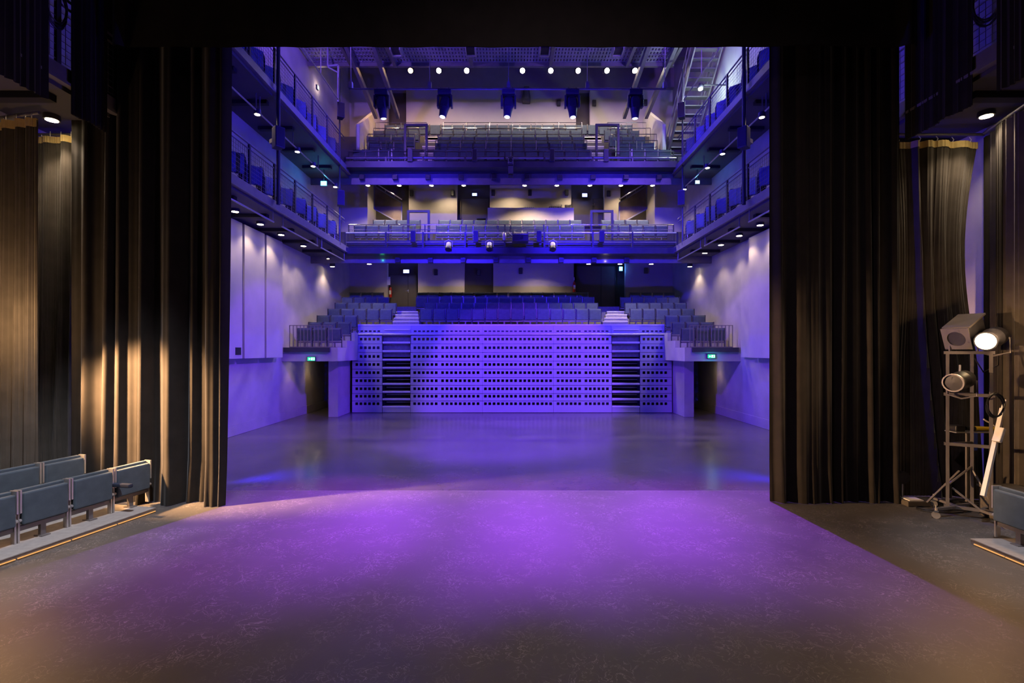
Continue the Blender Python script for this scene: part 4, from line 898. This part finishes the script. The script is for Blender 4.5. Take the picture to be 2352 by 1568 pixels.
# side terrace railings
for sd in (-1, 1):
    y = 17.5; z0, z1 = 2.56, 3.34
    o = thing('terrace_railing', 'slim vertical-bar railing on the side terrace %s' % STAIR[sd], 'railing', (sd*7.0, y, z0), group='terrace railings')
    xa, xb = sorted((sd*6.25, sd*7.74))
    MB().box(xa, xb, y-0.02, y+0.02, z1-0.02, z1).build('top_rail', 'steel_grey', o)
    MB().box(xa, xb, y-0.03, y+0.03, z0+0.0, z0+0.03).build('bottom_rail', 'steel_grey', o)
    for k in range(13):
        x = xa+(xb-xa)*k/12
        MB().box(x-0.011, x+0.011, y-0.012, y+0.012, z0, z1).build('bar', 'steel_grey', o)
    struct('trim_%d' % (40+(sd > 0)), MB().box(*sorted((sd*6.3, sd*7.9)), 17.36, 17.45, 2.40, 2.56), 'steel_dark', 'dark edge channel of the side terrace')

# ---------------------------------------------------------------- stage drapes
def drape(name, p0, p1, ztop, zbot, folds, label, material='velvet', nu=220, nv=26, drift=0.0, ripple=0.02, rip_n=26, flare=0.0, seed=1, zbot1=None, group=None, band=None, gather=None):
    rnd = random.Random(seed)
    p0 = Vector((p0[0], p0[1], 0)); p1 = Vector((p1[0], p1[1], 0)); d = (p1-p0); L = d.length; d = d/L
    nrm = Vector((d.y, -d.x, 0))
    if nrm.y > 0.01 or (abs(nrm.y) <= 0.01 and nrm.x*p0.x > 0): nrm = -nrm
    ph = [rnd.uniform(0, 6.28) for _ in range(6)]
    def fn(u, v):
        z = ztop+((zbot if zbot1 is None else zbot+(zbot1-zbot)*u)-ztop)*v
        g = 0.0
        for (c, wd, am, dr) in folds:
            cc = c+dr*v*v
            t = abs(u*L-cc)/(wd*1.12)
            g += 1.45*am*math.exp(-t*t*t)*(0.6+0.4*v)
        g += ripple*(math.sin(u*rip_n*6.28+ph[0]+1.3*math.sin(3*u+ph[1])+0.4*v)+0.6*math.sin(u*rip_n*2.7*6.28+ph[2]+0.7*v))*(0.5+0.5*v)
        g += flare*max(0, v-0.93)/0.07*(0.6+0.4*math.sin(u*90+ph[3]))
        uu = u
        if gather: uu = u+(gather[0]-u)*gather[1]*math.sin(min(1.0, v/0.62)*PI)
        p = p0+d*(uu*L)+nrm*g
        return Vector((p.x, p.y, z))
    m = MB().grid(fn, nu, nv)
    # back layer so that the cloth has thickness
    m2 = MB().grid(lambda u, v: fn(u, v)-nrm*0.012, nu, nv)
    m.add(m2.v, [tuple(reversed(f)) for f in m2.f])
    if band:
        o = thing(name, label, 'drape', ((p0.x+p1.x)/2, (p0.y+p1.y)/2, zbot), group=group)
        m.build('cloth', material, o, smooth=True)
        h = band
        mb = MB().grid(lambda u, v: fn(u, 0)+nrm*0.012+Vector((0, 0, 0.02-h*v)), nu, 2); mb2 = MB().grid(lambda u, v: fn(u, 0)-nrm*0.012+Vector((0, 0, 0.02-h*v)), nu, 2)
        mb.add(mb2.v, mb2.f); mb.build('heading_band', 'tape', o, smooth=True)
        k = 5
        for i in range(k):
            q = fn((i+0.5)/k, 0); MB().path([q+Vector((0, 0, -0.01)), q+Vector((0.015, -0.02, 0.05)), q+Vector((0, 0, 0.10))], 0.007).build('tie', 'paper', o)
    else:
        o = m.build(name, material, smooth=True); tag(o, label, 'drape', group)
    return o
YL = 8.15
def fx(px, w_, a, dr=0.0, base=0.0): return ((px-VX)*YL/F-base, w_, a, dr)
bl = -7.15
drape('leg_curtain', (bl, YL), (-4.53, YL), 8.6, 0.004,
      [fx(258, 0.06, 0.10, -0.06, bl), fx(282, 0.06, 0.09, -0.04, bl), fx(338, 0.06, 0.13, 0.0, bl), fx(400, 0.13, 0.17, 0.03, bl), fx(448, 0.05, 0.06, -0.04, bl), fx(500, 0.15, 0.20, 0.05, bl), fx(526, 0.05, 0.10, 0.04, bl), fx(205, 0.07, 0.10, 0, bl)],
      'tall black stage leg curtain beside the double row of stage seats', flare=0.05, seed=3, ripple=0.009, rip_n=9)
br = 4.21
drape('leg_curtain', (br, YL), (6.32, YL), 8.6, 0.004,
      [fx(1785, 0.06, 0.08, 0.03, br), fx(1855, 0.24, 0.10, -0.05, br), fx(1895, 0.07, 0.07, 0, br), fx(1930, 0.05, 0.08, -0.05, br), fx(1958, 0.05, 0.05, 0, br), fx(1988, 0.045, 0.09, 0.04, br), fx(2010, 0.045, 0.07, -0.02, br), fx(2048, 0.06, 0.09, 0, br)],
      'tall black stage leg curtain beside the lamp tower', flare=0.03, seed=5, ripple=0.009, rip_n=8)
drape('stage_border', (-6.12, 7.68), (6.22, 7.68), 12.5, 7.11, [(0.1, 0.06, 0.06, 0), (12.2, 0.08, 0.06, 0), (10.6, 0.35, 0.04, 0)], 'wide black border curtain across the top of the stage opening', seed=6, ripple=0.008, rip_n=8, nu=260, nv=10)
drape('gallery_masking', (-6.33, 4.4), (-6.33, 6.83), 12, 5.88, [(0.5, 0.1, 0.05, 0), (1.6, 0.12, 0.05, 0)], 'black masking drape over the gallery rail nearest the warm glow', seed=8, nu=80, nv=8)
drape('gallery_masking', (-6.33, 7.22), (-6.33, 7.82), 12, 5.86, [(0.3, 0.1, 0.03, 0)], 'black masking drape over the gallery rail behind the stage seat rows', seed=9, nu=60, nv=8)
drape('gallery_masking', (6.33, 4.4), (6.33, 6.54), 12, 5.82, [(0.5, 0.1, 0.05, 0)], 'black masking drape over the gallery rail at the picture edge by the lamp tower', seed=10, nu=80, nv=8)
drape('gallery_masking', (6.36, 6.90), (6.36, 8.08), 12, 5.84, [(0.4, 0.1, 0.04, 0)], 'black masking drape over the gallery rail between cable coil and leg curtain', seed=11, nu=60, nv=8)
# wing drapes on pipes
drape('wing_drape', (-7.98, 8.42), (-7.12, 8.42), 6.02, 0.01, [(0.2, 0.07, 0.05, -0.1), (0.52, 0.07, 0.10, -0.15), (0.70, 0.05, 0.12, -0.05)], 'charcoal wing drape with pale heading band below the stage-seat side gallery', 'serge', seed=12, nu=90, nv=22, band=0.11, ripple=0.008)
drape('wing_drape', (-7.25, 7.66), (-7.97, 7.80), 5.98, 0.01, [(0.12, 0.05, 0.06, 0), (0.3, 0.06, 0.07, 0.03), (0.55, 0.07, 0.08, 0), (0.8, 0.06, 0.07, 0)], 'charcoal wing drape lit beside the warm glow at the picture edge', 'serge', seed=13, nu=110, nv=20, band=0.13, ripple=0.012)
drape('wing_drape', (6.35, 8.42), (7.84, 8.42), 5.93, 0.01, [(0.42, 0.05, 0.10, 0.35), (0.62, 0.07, 0.10, 0.3), (0.85, 0.12, 0.11, 0.4), (1.2, 0.12, 0.08, 0.25)], 'charcoal wing drape with pale heading band behind the lamp tower', 'serge', seed=14, nu=130, nv=22, band=0.11, ripple=0.008, gather=(0.35, 0.22))
drape('wing_drape', (7.90, 8.35), (7.62, 7.75), 6.0, 0.01, [(0.15, 0.05, 0.05, 0), (0.35, 0.06, 0.07, 0)], 'dark charcoal wing drape in the corner behind the lamp tower', 'velvet', seed=15, nu=60, nv=20, ripple=0.012)
drape('wing_drape', (7.60, 7.72), (7.34, 6.6), 6.0, 0.01, [(0.12, 0.05, 0.08, 0), (0.35, 0.06, 0.1, 0), (0.6, 0.08, 0.09, 0), (0.9, 0.07, 0.08, 0)], 'charcoal wing drape at the picture edge behind the lit lamp', 'serge', seed=16, nu=110, nv=20, ripple=0.015)
for (a, b, nm) in (((-8.0, 8.42), (-7.0, 8.42), 'over the seat-side wing drape'), ((-7.2, 7.64), (-7.98, 7.81), 'over the drape by the warm glow'), ((6.3, 8.42), (7.95, 8.42), 'over the drape behind the lamp tower'), ((7.9, 8.36), (7.3, 6.5), 'over the corner drapes by the lamp tower')):
    o = MB().tube((a[0], a[1], 6.08), (b[0], b[1], 6.08), 0.024, 10).build('drape_pipe', 'steel_grey', smooth=True); tag(o, 'steel drape pipe '+nm, 'pipe', 'drape pipes')

# coiled cables on the stage-side gallery meshes
for (x, y, z, nm, R) in ((6.38, 6.68, 7.15, 'by the lamp tower', 0.25), (-6.38, 7.0, 7.25, 'by the stage seats', 0.20)):
    pts = []
    for k in range(90):
        a = k*2*PI/18; rr = R*(1+0.08*math.sin(k*0.7)); pts.append((x+0.01*math.sin(k*0.31)-0.03*(1 if x > 0 else -1), y+rr*math.cos(a)*0.8, z-0.02*(k % 18)/18+rr*1.25*math.sin(a)+0.05*math.sin(k*0.21)))
    o = MB().path(pts, 0.011, 5).build('coiled_cable', 'plastic_black', smooth=True); tag(o, 'black cable coil hanging on the gallery mesh %s' % nm, 'cable')

# ---------------------------------------------------------------- seats on the stage sides
SS = seat_proto('upholstered_seat', 'x', 'seat', 0.585, 'fabric', 'alu'); 
for ch in SS.children:
    pass
ss_used = [False]
def stage_seat(p, ang, label):
    return place_seat(p[0], p[1], p[2], label, 'stage side seats', ang, SS, ss_used)
def stage_row(pend, direction, n, z, facing, lab):
    for k in range(n):
        c = Vector(pend)+Vector(direction)*(0.595*(k+0.5))
        o = stage_seat((c.x, c.y, z), facing, lab % ORD[k])
        o.scale = (1, 1, 0.93)
d1 = Vector((-0.125, -0.575)).normalized()
ang1 = math.atan2(d1.y, d1.x)+PI          # local +X runs back along the row, the seat faces the stage centre
stage_row((-5.74, 7.92), d1, 6, 0.07, ang1+0.0, 'grey-blue stage seat in the front stage row, %s from the leg curtain')
ARM_SEAT = SEATS[-6]
stage_row((-6.52, 7.62), d1, 5, 0.22, ang1, 'grey-blue stage seat in the raised rear stage row, %s from the leg curtain')
stage_row((6.22, 6.42), Vector((0, -1)), 3, 0.07, -PI/2, 'grey-blue stage seat by the lamp tower, %s from the black crate')
MB().box(-0.33, -0.26, -0.36, -0.04, 0.42, 0.48).build('armrest', 'fabric_dark', ARM_SEAT, bevel=0.015, org=(0, 0, 0))   # pulled down between the end seats
def platform(poly, z0, z1, label, led0, led1):
    c = Vector((sum(p[0] for p in poly)/len(poly), sum(p[1] for p in poly)/len(poly), z0))
    o = thing('seat_platform', label, 'platform', c, group='stage seat platforms')
    MB().prism(poly, z0, z1-0.012, 'z').build('body', 'steel_grey', o)
    MB().prism([(p[0]*0.999, p[1]) for p in poly], z1-0.012, z1, 'z').build('top_sheet', 'deck_pale', o)
    if led0:
        a = Vector((*led0, z0+0.02)); b = Vector((*led1, z0+0.02)); n = 7
        for k in range(n):
            p = a+(b-a)*(k+0.02)/n; q = a+(b-a)*(k+0.98)/n
            MB().bar(p, q, 0.012, 0.012).build('edge_strip', 'led_amber', o)
n1 = Vector((-d1.y, d1.x)); 
if n1.x > 0: n1 = -n1
e0 = Vector((-5.40, 7.60)); e1 = e0+d1*4.2
# the platform edge stands out in front of the seats
platform([tuple(e0), tuple(e0+n1*0.85), tuple(e1+n1*0.85), tuple(e1)], 0.0, 0.07, 'low pale platform with amber edge light under the front stage row', (e0.x+0.012, e0.y), (e1.x+0.012, e1.y))
f0 = e0+n1*0.86; f1 = e1+n1*0.86
platform([tuple(f0), tuple(f0+n1*0.42), tuple(f1+n1*0.42), tuple(f1)], 0.0, 0.22, 'higher pale platform under the raised rear stage row', None, None)
platform([(5.83, 6.35), (6.75, 6.35), (6.75, 3.5), (5.83, 3.5)], 0.0, 0.07, 'low pale platform with amber edge light by the lamp tower', (5.818, 6.30), (5.818, 3.5))

# ---------------------------------------------------------------- lamp towers
def fresnel(o, p, d, R, L, lit, nm='barrel'):
    d = Vector(d).normalized(); M = Matrix.Translation(p) @ d.to_track_quat('Z', 'Y').to_matrix().to_4x4()
    MB().lathe([(R*0.35, -L), (R*0.85, -L*0.95), (R*1.02, -L*0.8), (R*1.02, -L*0.5), (R*1.06, -L*0.48), (R*1.02, -L*0.45), (R*0.80, -L*0.32), (R*0.86, -0.02), (R, 0.0), (R, 0.02)], 22, M).build(nm, 'plastic_black' if not lit else 'housing', o, smooth=True)
    lens_parent = o.children[-1]
    MB().lathe([(R*0.05, 0.028), (R*0.86, 0.024), (R*0.86, 0.018)], 22, M).build('lens', 'lamp_tower' if lit else 'plastic_black', lens_parent)
    if not lit: MB().lathe([(R*0.90, 0.02), (R*1.05, 0.02), (R*1.05, 0.05), (R*0.90, 0.05), (R*0.90, 0.02)], 22, M, caps=False).build('front_ring', 'steel_grey', o, smooth=True)
    a = d.cross(Vector((0, 0, 1))).normalized()
    c = Vector(p)-d*L*0.55
    MB().path([c+a*(R+0.04), c+a*(R+0.04)+Vector((0, 0, -0.22)), c+Vector((0, 0, -0.27)), c-a*(R+0.04)+Vector((0, 0, -0.22)), c-a*(R+0.04)], 0.013).build('yoke', 'steel_grey', o, smooth=True)
    return M
def tower(base, rz, label, sd):
    T = thing('lamp_tower', label, 'light stand', base, rz)
    O = (0, 0, 0); H = 2.42
    for (x, y) in ((-0.24, 0.0), (0.24, 0.0), (0.10, 0.34)):
        MB().box(x-0.018, x+0.018, y-0.018, y+0.018, 0.12, H).build('post', 'steel_grey', T, org=O)
    for z in (0.13, 1.06, 1.80, H):
        MB().box(-0.28, 0.28, -0.022, 0.022, z-0.022, z+0.022).build('cross_bar', 'steel_grey', T, org=O)
        MB().bar((-0.24, 0, z), (0.10, 0.34, z), 0.03, 0.03).build('cross_bar', 'steel_grey', T, org=O)
    for (x, y) in ((-0.42, -0.30), (0.32, -0.36), (-0.34, 0.40), (0.40, 0.42)):
        MB().bar((x*0.4, y*0.1, 0.135), (x, y, 0.135), 0.04, 0.035).build('foot_bar', 'steel_grey', T, org=O)
        MB().tube((x, y-0.018, 0.05), (x, y+0.018, 0.05), 0.05, 14).build('caster_wheel', 'alu', T, org=O, smooth=True)
        MB().box(x-0.025, x+0.025, y-0.032, y+0.032, 0.095, 0.125).build('caster_fork', 'chrome', T, org=O)
        MB().tube((x, y, 0.12), (x, y, 0.20), 0.012, 6).build('brake_bolt', 'chrome', T, org=O)
    for (a, b) in (((-0.05, 0.30, 0.62), (-0.45, 0.20, 0.10)), ((0.10, 0.34, 0.66), (0.30, 0.10, 0.15)), ((-0.20, 0.1, 0.45), (0.10, 0.34, 0.70)), ((-0.18, 0.05, 0.40), (0.12, -0.02, 0.14))):
        MB().tube(a, b, 0.016, 6).build('brace', 'steel_grey', T, org=O)
    return T
TB = Vector((6.72, 7.35, 0))
TW = tower(TB, -0.55, 'wheeled steel lamp tower with three lamps beside the leg curtain', 1)
# lit lamp, square unlit lamp, lower unlit lamp: each a thing of its own
pl = at(2265, 783, 7.15); dl = Vector((-0.80, -0.52, -0.16))
o = thing('tower_spotlight', 'lit warm spotlight on top of the lamp tower', 'stage light', pl)
fresnel(o, pl, dl, 0.135, 0.62, True)
MB().path([pl-dl.normalized()*0.55+Vector((0, 0, -0.05)), pl+Vector((0.42, 0.25, -0.35)), pl+Vector((0.15, 0.2, -0.45)), pl+Vector((0.02, 0.2, -0.25))], 0.009).build('power_cable', 'plastic_black', o, smooth=True)
lamp('tower_leak', pl+Vector((0.05, -0.22, 0.16)), LV['leak']*0.22, (1, 0.6, 0.3), size=0.08, parent=o, kind='POINT')
lamp('tower_floor_spill', pl+Vector((-0.1, -0.14, -0.1)), LV['corner'], (1, 0.5, 0.19), (4.4, 3.4, 0.0), 95, 0.9, 0.10, o)
lamp('tower_beam', pl+dl.normalized()*0.06, LV['tower'], (1, 0.62, 0.32), (-3.5, 6.0, 0.3), 85, 0.8, 0.11, o)
p2 = at(2197, 778, 7.55); d2 = Vector((-0.82, -0.38, -0.42)).normalized()
o = thing('tower_floodlight', 'unlit square-fronted flood lamp on top of the lamp tower', 'stage light', p2)
M = Matrix.Translation(p2) @ d2.to_track_quat('Z', 'Y').to_matrix().to_4x4()
fr = MB(); R0 = 0.17
for k in range(24):
    a0, a1 = 2*PI*k/24, 2*PI*(k+1)/24
    def sq(a): 
        c, s = math.cos(a), math.sin(a); q = R0/max(abs(c), abs(s)); return (c*q, s*q)
    vs = [M @ Vector((0.115*math.cos(a0), 0.115*math.sin(a0), 0.01)), M @ Vector((0.115*math.cos(a1), 0.115*math.sin(a1), 0.01)), M @ Vector((*sq(a1), 0.01)), M @ Vector((*sq(a0), 0.01))]
    vs += [v-d2*0.02 for v in vs]
    fr.add(vs, [(0, 1, 2, 3), (4, 7, 6, 5), (0, 4, 5, 1), (3, 2, 6, 7)])
fr.build('gel_frame', 'steel_grey', o)
MB().box(-0.155, 0.155, -0.15, 0.15, -0.50, -0.012, M).build('body', 'housing', o, bevel=0.012)
MB().box(-0.10, 0.10, -0.15, -0.11, -0.35, -0.02, M).build('vent_strip', 'plastic_black', o)
MB().box(-0.17, 0.17, 0.15, 0.175, -0.56, -0.04, M).build('top_plate', 'steel_grey', o)
MB().box(p2.x-0.012, p2.x+0.012, p2.y+0.1, p2.y+0.125, 2.42, p2.z-0.02).build('spigot', 'steel_grey', o)
p3 = at(2192, 878, 7.15); d3 = Vector((-0.85, -0.45, -0.12))
o = thing('tower_profile', 'unlit black round lamp hung lower on the lamp tower', 'stage light', p3)
fresnel(o, p3, d3, 0.125, 0.42, False)
MB().tube(p3+Vector((0.18, 0.12, 0.05)), p3+Vector((0.26, 0.2, 0.24)), 0.014, 6).build('hook', 'alu', o)
c = at(2278, 922, 7.0); pts = []
for k in range(70):
    a = k*2*PI/16; rr = 0.12*(1+0.12*math.sin(k*0.9)); pts.append(c+Vector((rr*math.cos(a), -0.05+0.02*math.sin(k*0.5), rr*1.35*math.sin(a)-0.05+0.02*math.sin(k*0.31))))
o = MB().path(pts, 0.010, 5).build('coiled_cable', 'plastic_black', smooth=True); tag(o, 'black cable coil hung on the lamp tower', 'cable')
o = thing('tool_shelf', 'thin metal shelf behind the lamp tower', 'shelf', at(2235, 990, 7.95))
q = at(2235, 990, 7.95); MB().box(q.x-0.36, q.x+0.42, 7.84, 8.06, q.z-0.012, q.z).build('board', 'alu', o)
for x in (q.x-0.02, q.x+0.38): MB().box(x-0.015, x+0.015, 8.02, 8.05, 0, q.z-0.012).build('leg', 'steel_grey', o)
o = thing('power_drill', 'yellow handled tool lying on the metal shelf', 'tool', (q.x+0.10, 7.93, q.z))
m = MB(); m.tube((q.x+0.0, 7.93, q.z+0.045), (q.x+0.34, 7.93, q.z+0.04), 0.04, 10, 0.03); m.build('handle', 'yellow', o, smooth=True)
MB().tube((q.x-0.14, 7.93, q.z+0.05), (q.x+0.0, 7.93, q.z+0.045), 0.032, 10, 0.04).build('chuck', 'plastic_black', o, smooth=True)
o = MB().tube((q.x+0.10, 7.88, q.z+0.20), (q.x+0.40, 7.88, q.z+0.02), 0.012, 8).build('wooden_stick', 'cream', smooth=True); tag(o, 'pale stick leaning on the yellow tool', 'stick')
o = MB().box(q.x-0.16, q.x-0.06, 7.80, 7.83, q.z-0.28, q.z-0.005).build('blue_rag', 'blue_cloth', bevel=0.01); tag(o, 'small blue rag hanging from the metal shelf', 'rag')
o = MB().box(q.x-0.33, q.x-0.18, 7.88, 8.02, q.z, q.z+0.10).build('tool_box', 'plastic_black', bevel=0.015); tag(o, 'small dark tool box on the metal shelf', 'box')
a = at(2258, 1100, 7.0); b = at(2303, 938, 7.15); a.z = 0.42
o = thing('folded_easel', 'white folded stand leaning beside the lamp tower', 'stand', a)
MB().bar(a, b, 0.05, 0.05).build('pole', 'white_paint', o)
MB().bar(a+(b-a)*0.62+Vector((-0.02, -0.04, 0)), a+(b-a)*0.78+Vector((0.0, -0.04, 0)), 0.10, 0.06).build('clamp', 'white_paint', o, bevel=0.01)
MB().bar(b, b+Vector((0.06, 0.02, 0.12)), 0.03, 0.03).build('tip', 'white_paint', o)
MB().bar(a+Vector((0.03, 0.04, 0.0)), b+Vector((0.05, 0.06, -0.05)), 0.03, 0.03).build('rear_pole', 'steel_grey', o)
c = at(2326, 1148, 7.25); o = thing('black_crate', 'black flat-topped crate behind the stage seat by the lamp tower', 'crate', (c.x, 7.3, 0))
MB().box(c.x-0.26, c.x+0.26, 7.1, 7.5, 0.0, 0.42).build('body', 'cardboard', o, bevel=0.01); MB().box(c.x-0.28, c.x+0.28, 7.08, 7.52, 0.42, 0.455).build('lid', 'cardboard', o, bevel=0.008)
# floor lamp box and cables behind the leg curtain end
c = at(2086, 1148, 8.05); c.z = 0
o = thing('floor_floodlight', 'low box-shaped floor lamp with pale top beside the leg curtain', 'stage light', (c.x, 8.0, 0))
MB().box(c.x-0.16, c.x+0.20, 7.85, 8.10, 0.0, 0.085).build('base_box', 'cardboard', o, bevel=0.01)
MB().box(c.x-0.12, c.x+0.10, 7.87, 8.04, 0.085, 0.10).build('pale_top', 'white_paint', o)
MB().lathe([(0.10, 0.0), (0.10, 0.06)], 16, Matrix.Translation((c.x-0.06, 8.12, 0.40)) @ Matrix.Rotation(PI/2, 4, 'X')).build('lamp_disc', 'plastic_black', o, smooth=True)
MB().tube((c.x-0.06, 8.10, 0.085), (c.x-0.06, 8.10, 0.30), 0.016, 8).build('stem', 'alu', o)
rnd = random.Random(4)
for k in range(4):
    pts = []; cx, cy = 6.75+0.15*k, 7.75+0.06*k
    for i in range(26):
        a_ = i*0.5+k; rr = 0.18+0.10*math.sin(i*0.37+k*2); pts.append((cx+rr*1.6*math.cos(a_)+0.02*i*(0.3 if k % 2 else -0.25), min(8.2, cy+rr*0.8*math.sin(a_)), 0.013+0.004*k))
    o = MB().path(pts, 0.009, 5).build('floor_cable', 'plastic_black', smooth=True); tag(o, 'black cable looped on the floor behind the lamp tower, %s of four' % ['thinnest', 'second', 'third', 'longest'][k], 'cable', 'floor cables')
# second tower, mostly outside the frame on the other side
TL = tower(Vector((-7.50, 6.72, 0)), 0.25, 'steel lamp tower at the picture edge behind the stage seats', -1)
pl = Vector((-7.33, 6.80, 2.60)); dl = Vector((0.86, -0.45, -0.2))
o = thing('tower_spotlight', 'lit warm spotlight at the picture edge above the stage seats', 'stage light', pl)
fresnel(o, pl, dl, 0.135, 0.5, True)
MB().box(-7.10, -7.0, 6.78, 6.80, 1.85, 2.43).build('barn_door', 'alu', o)
lamp('tower_beam', pl+Vector((0.15, 0.05, 0)), LV['tower_leg'], (1, 0.55, 0.24), (-5.85, 8.1, 1.5), 66, 0.7, 0.10, o)
lamp('tower_spill', pl+Vector((0.15, 0.0, 0)), LV['tower'], (1, 0.55, 0.24), (2.5, 7.3, 0.9), 80, 0.8, 0.10, o)
lamp('tower_leak', pl+Vector((-0.02, 0.12, 0.22)), LV['leak'], (1, 0.6, 0.3), size=0.08, parent=o, kind='POINT')
lamp('tower_long_beam', pl+Vector((0.2, -0.02, 0)), LV['leg_far'], (1, 0.58, 0.28), (5.0, 8.0, 1.5), 22, 0.8, 0.10, o)
lamp('tower_floor_spill', pl+Vector((0.1, -0.12, -0.1)), LV['corner']*1.5, (1, 0.48, 0.17), (-4.2, 3.2, 0.0), 95, 0.9, 0.10, o)

print('objects', len(bpy.data.objects))
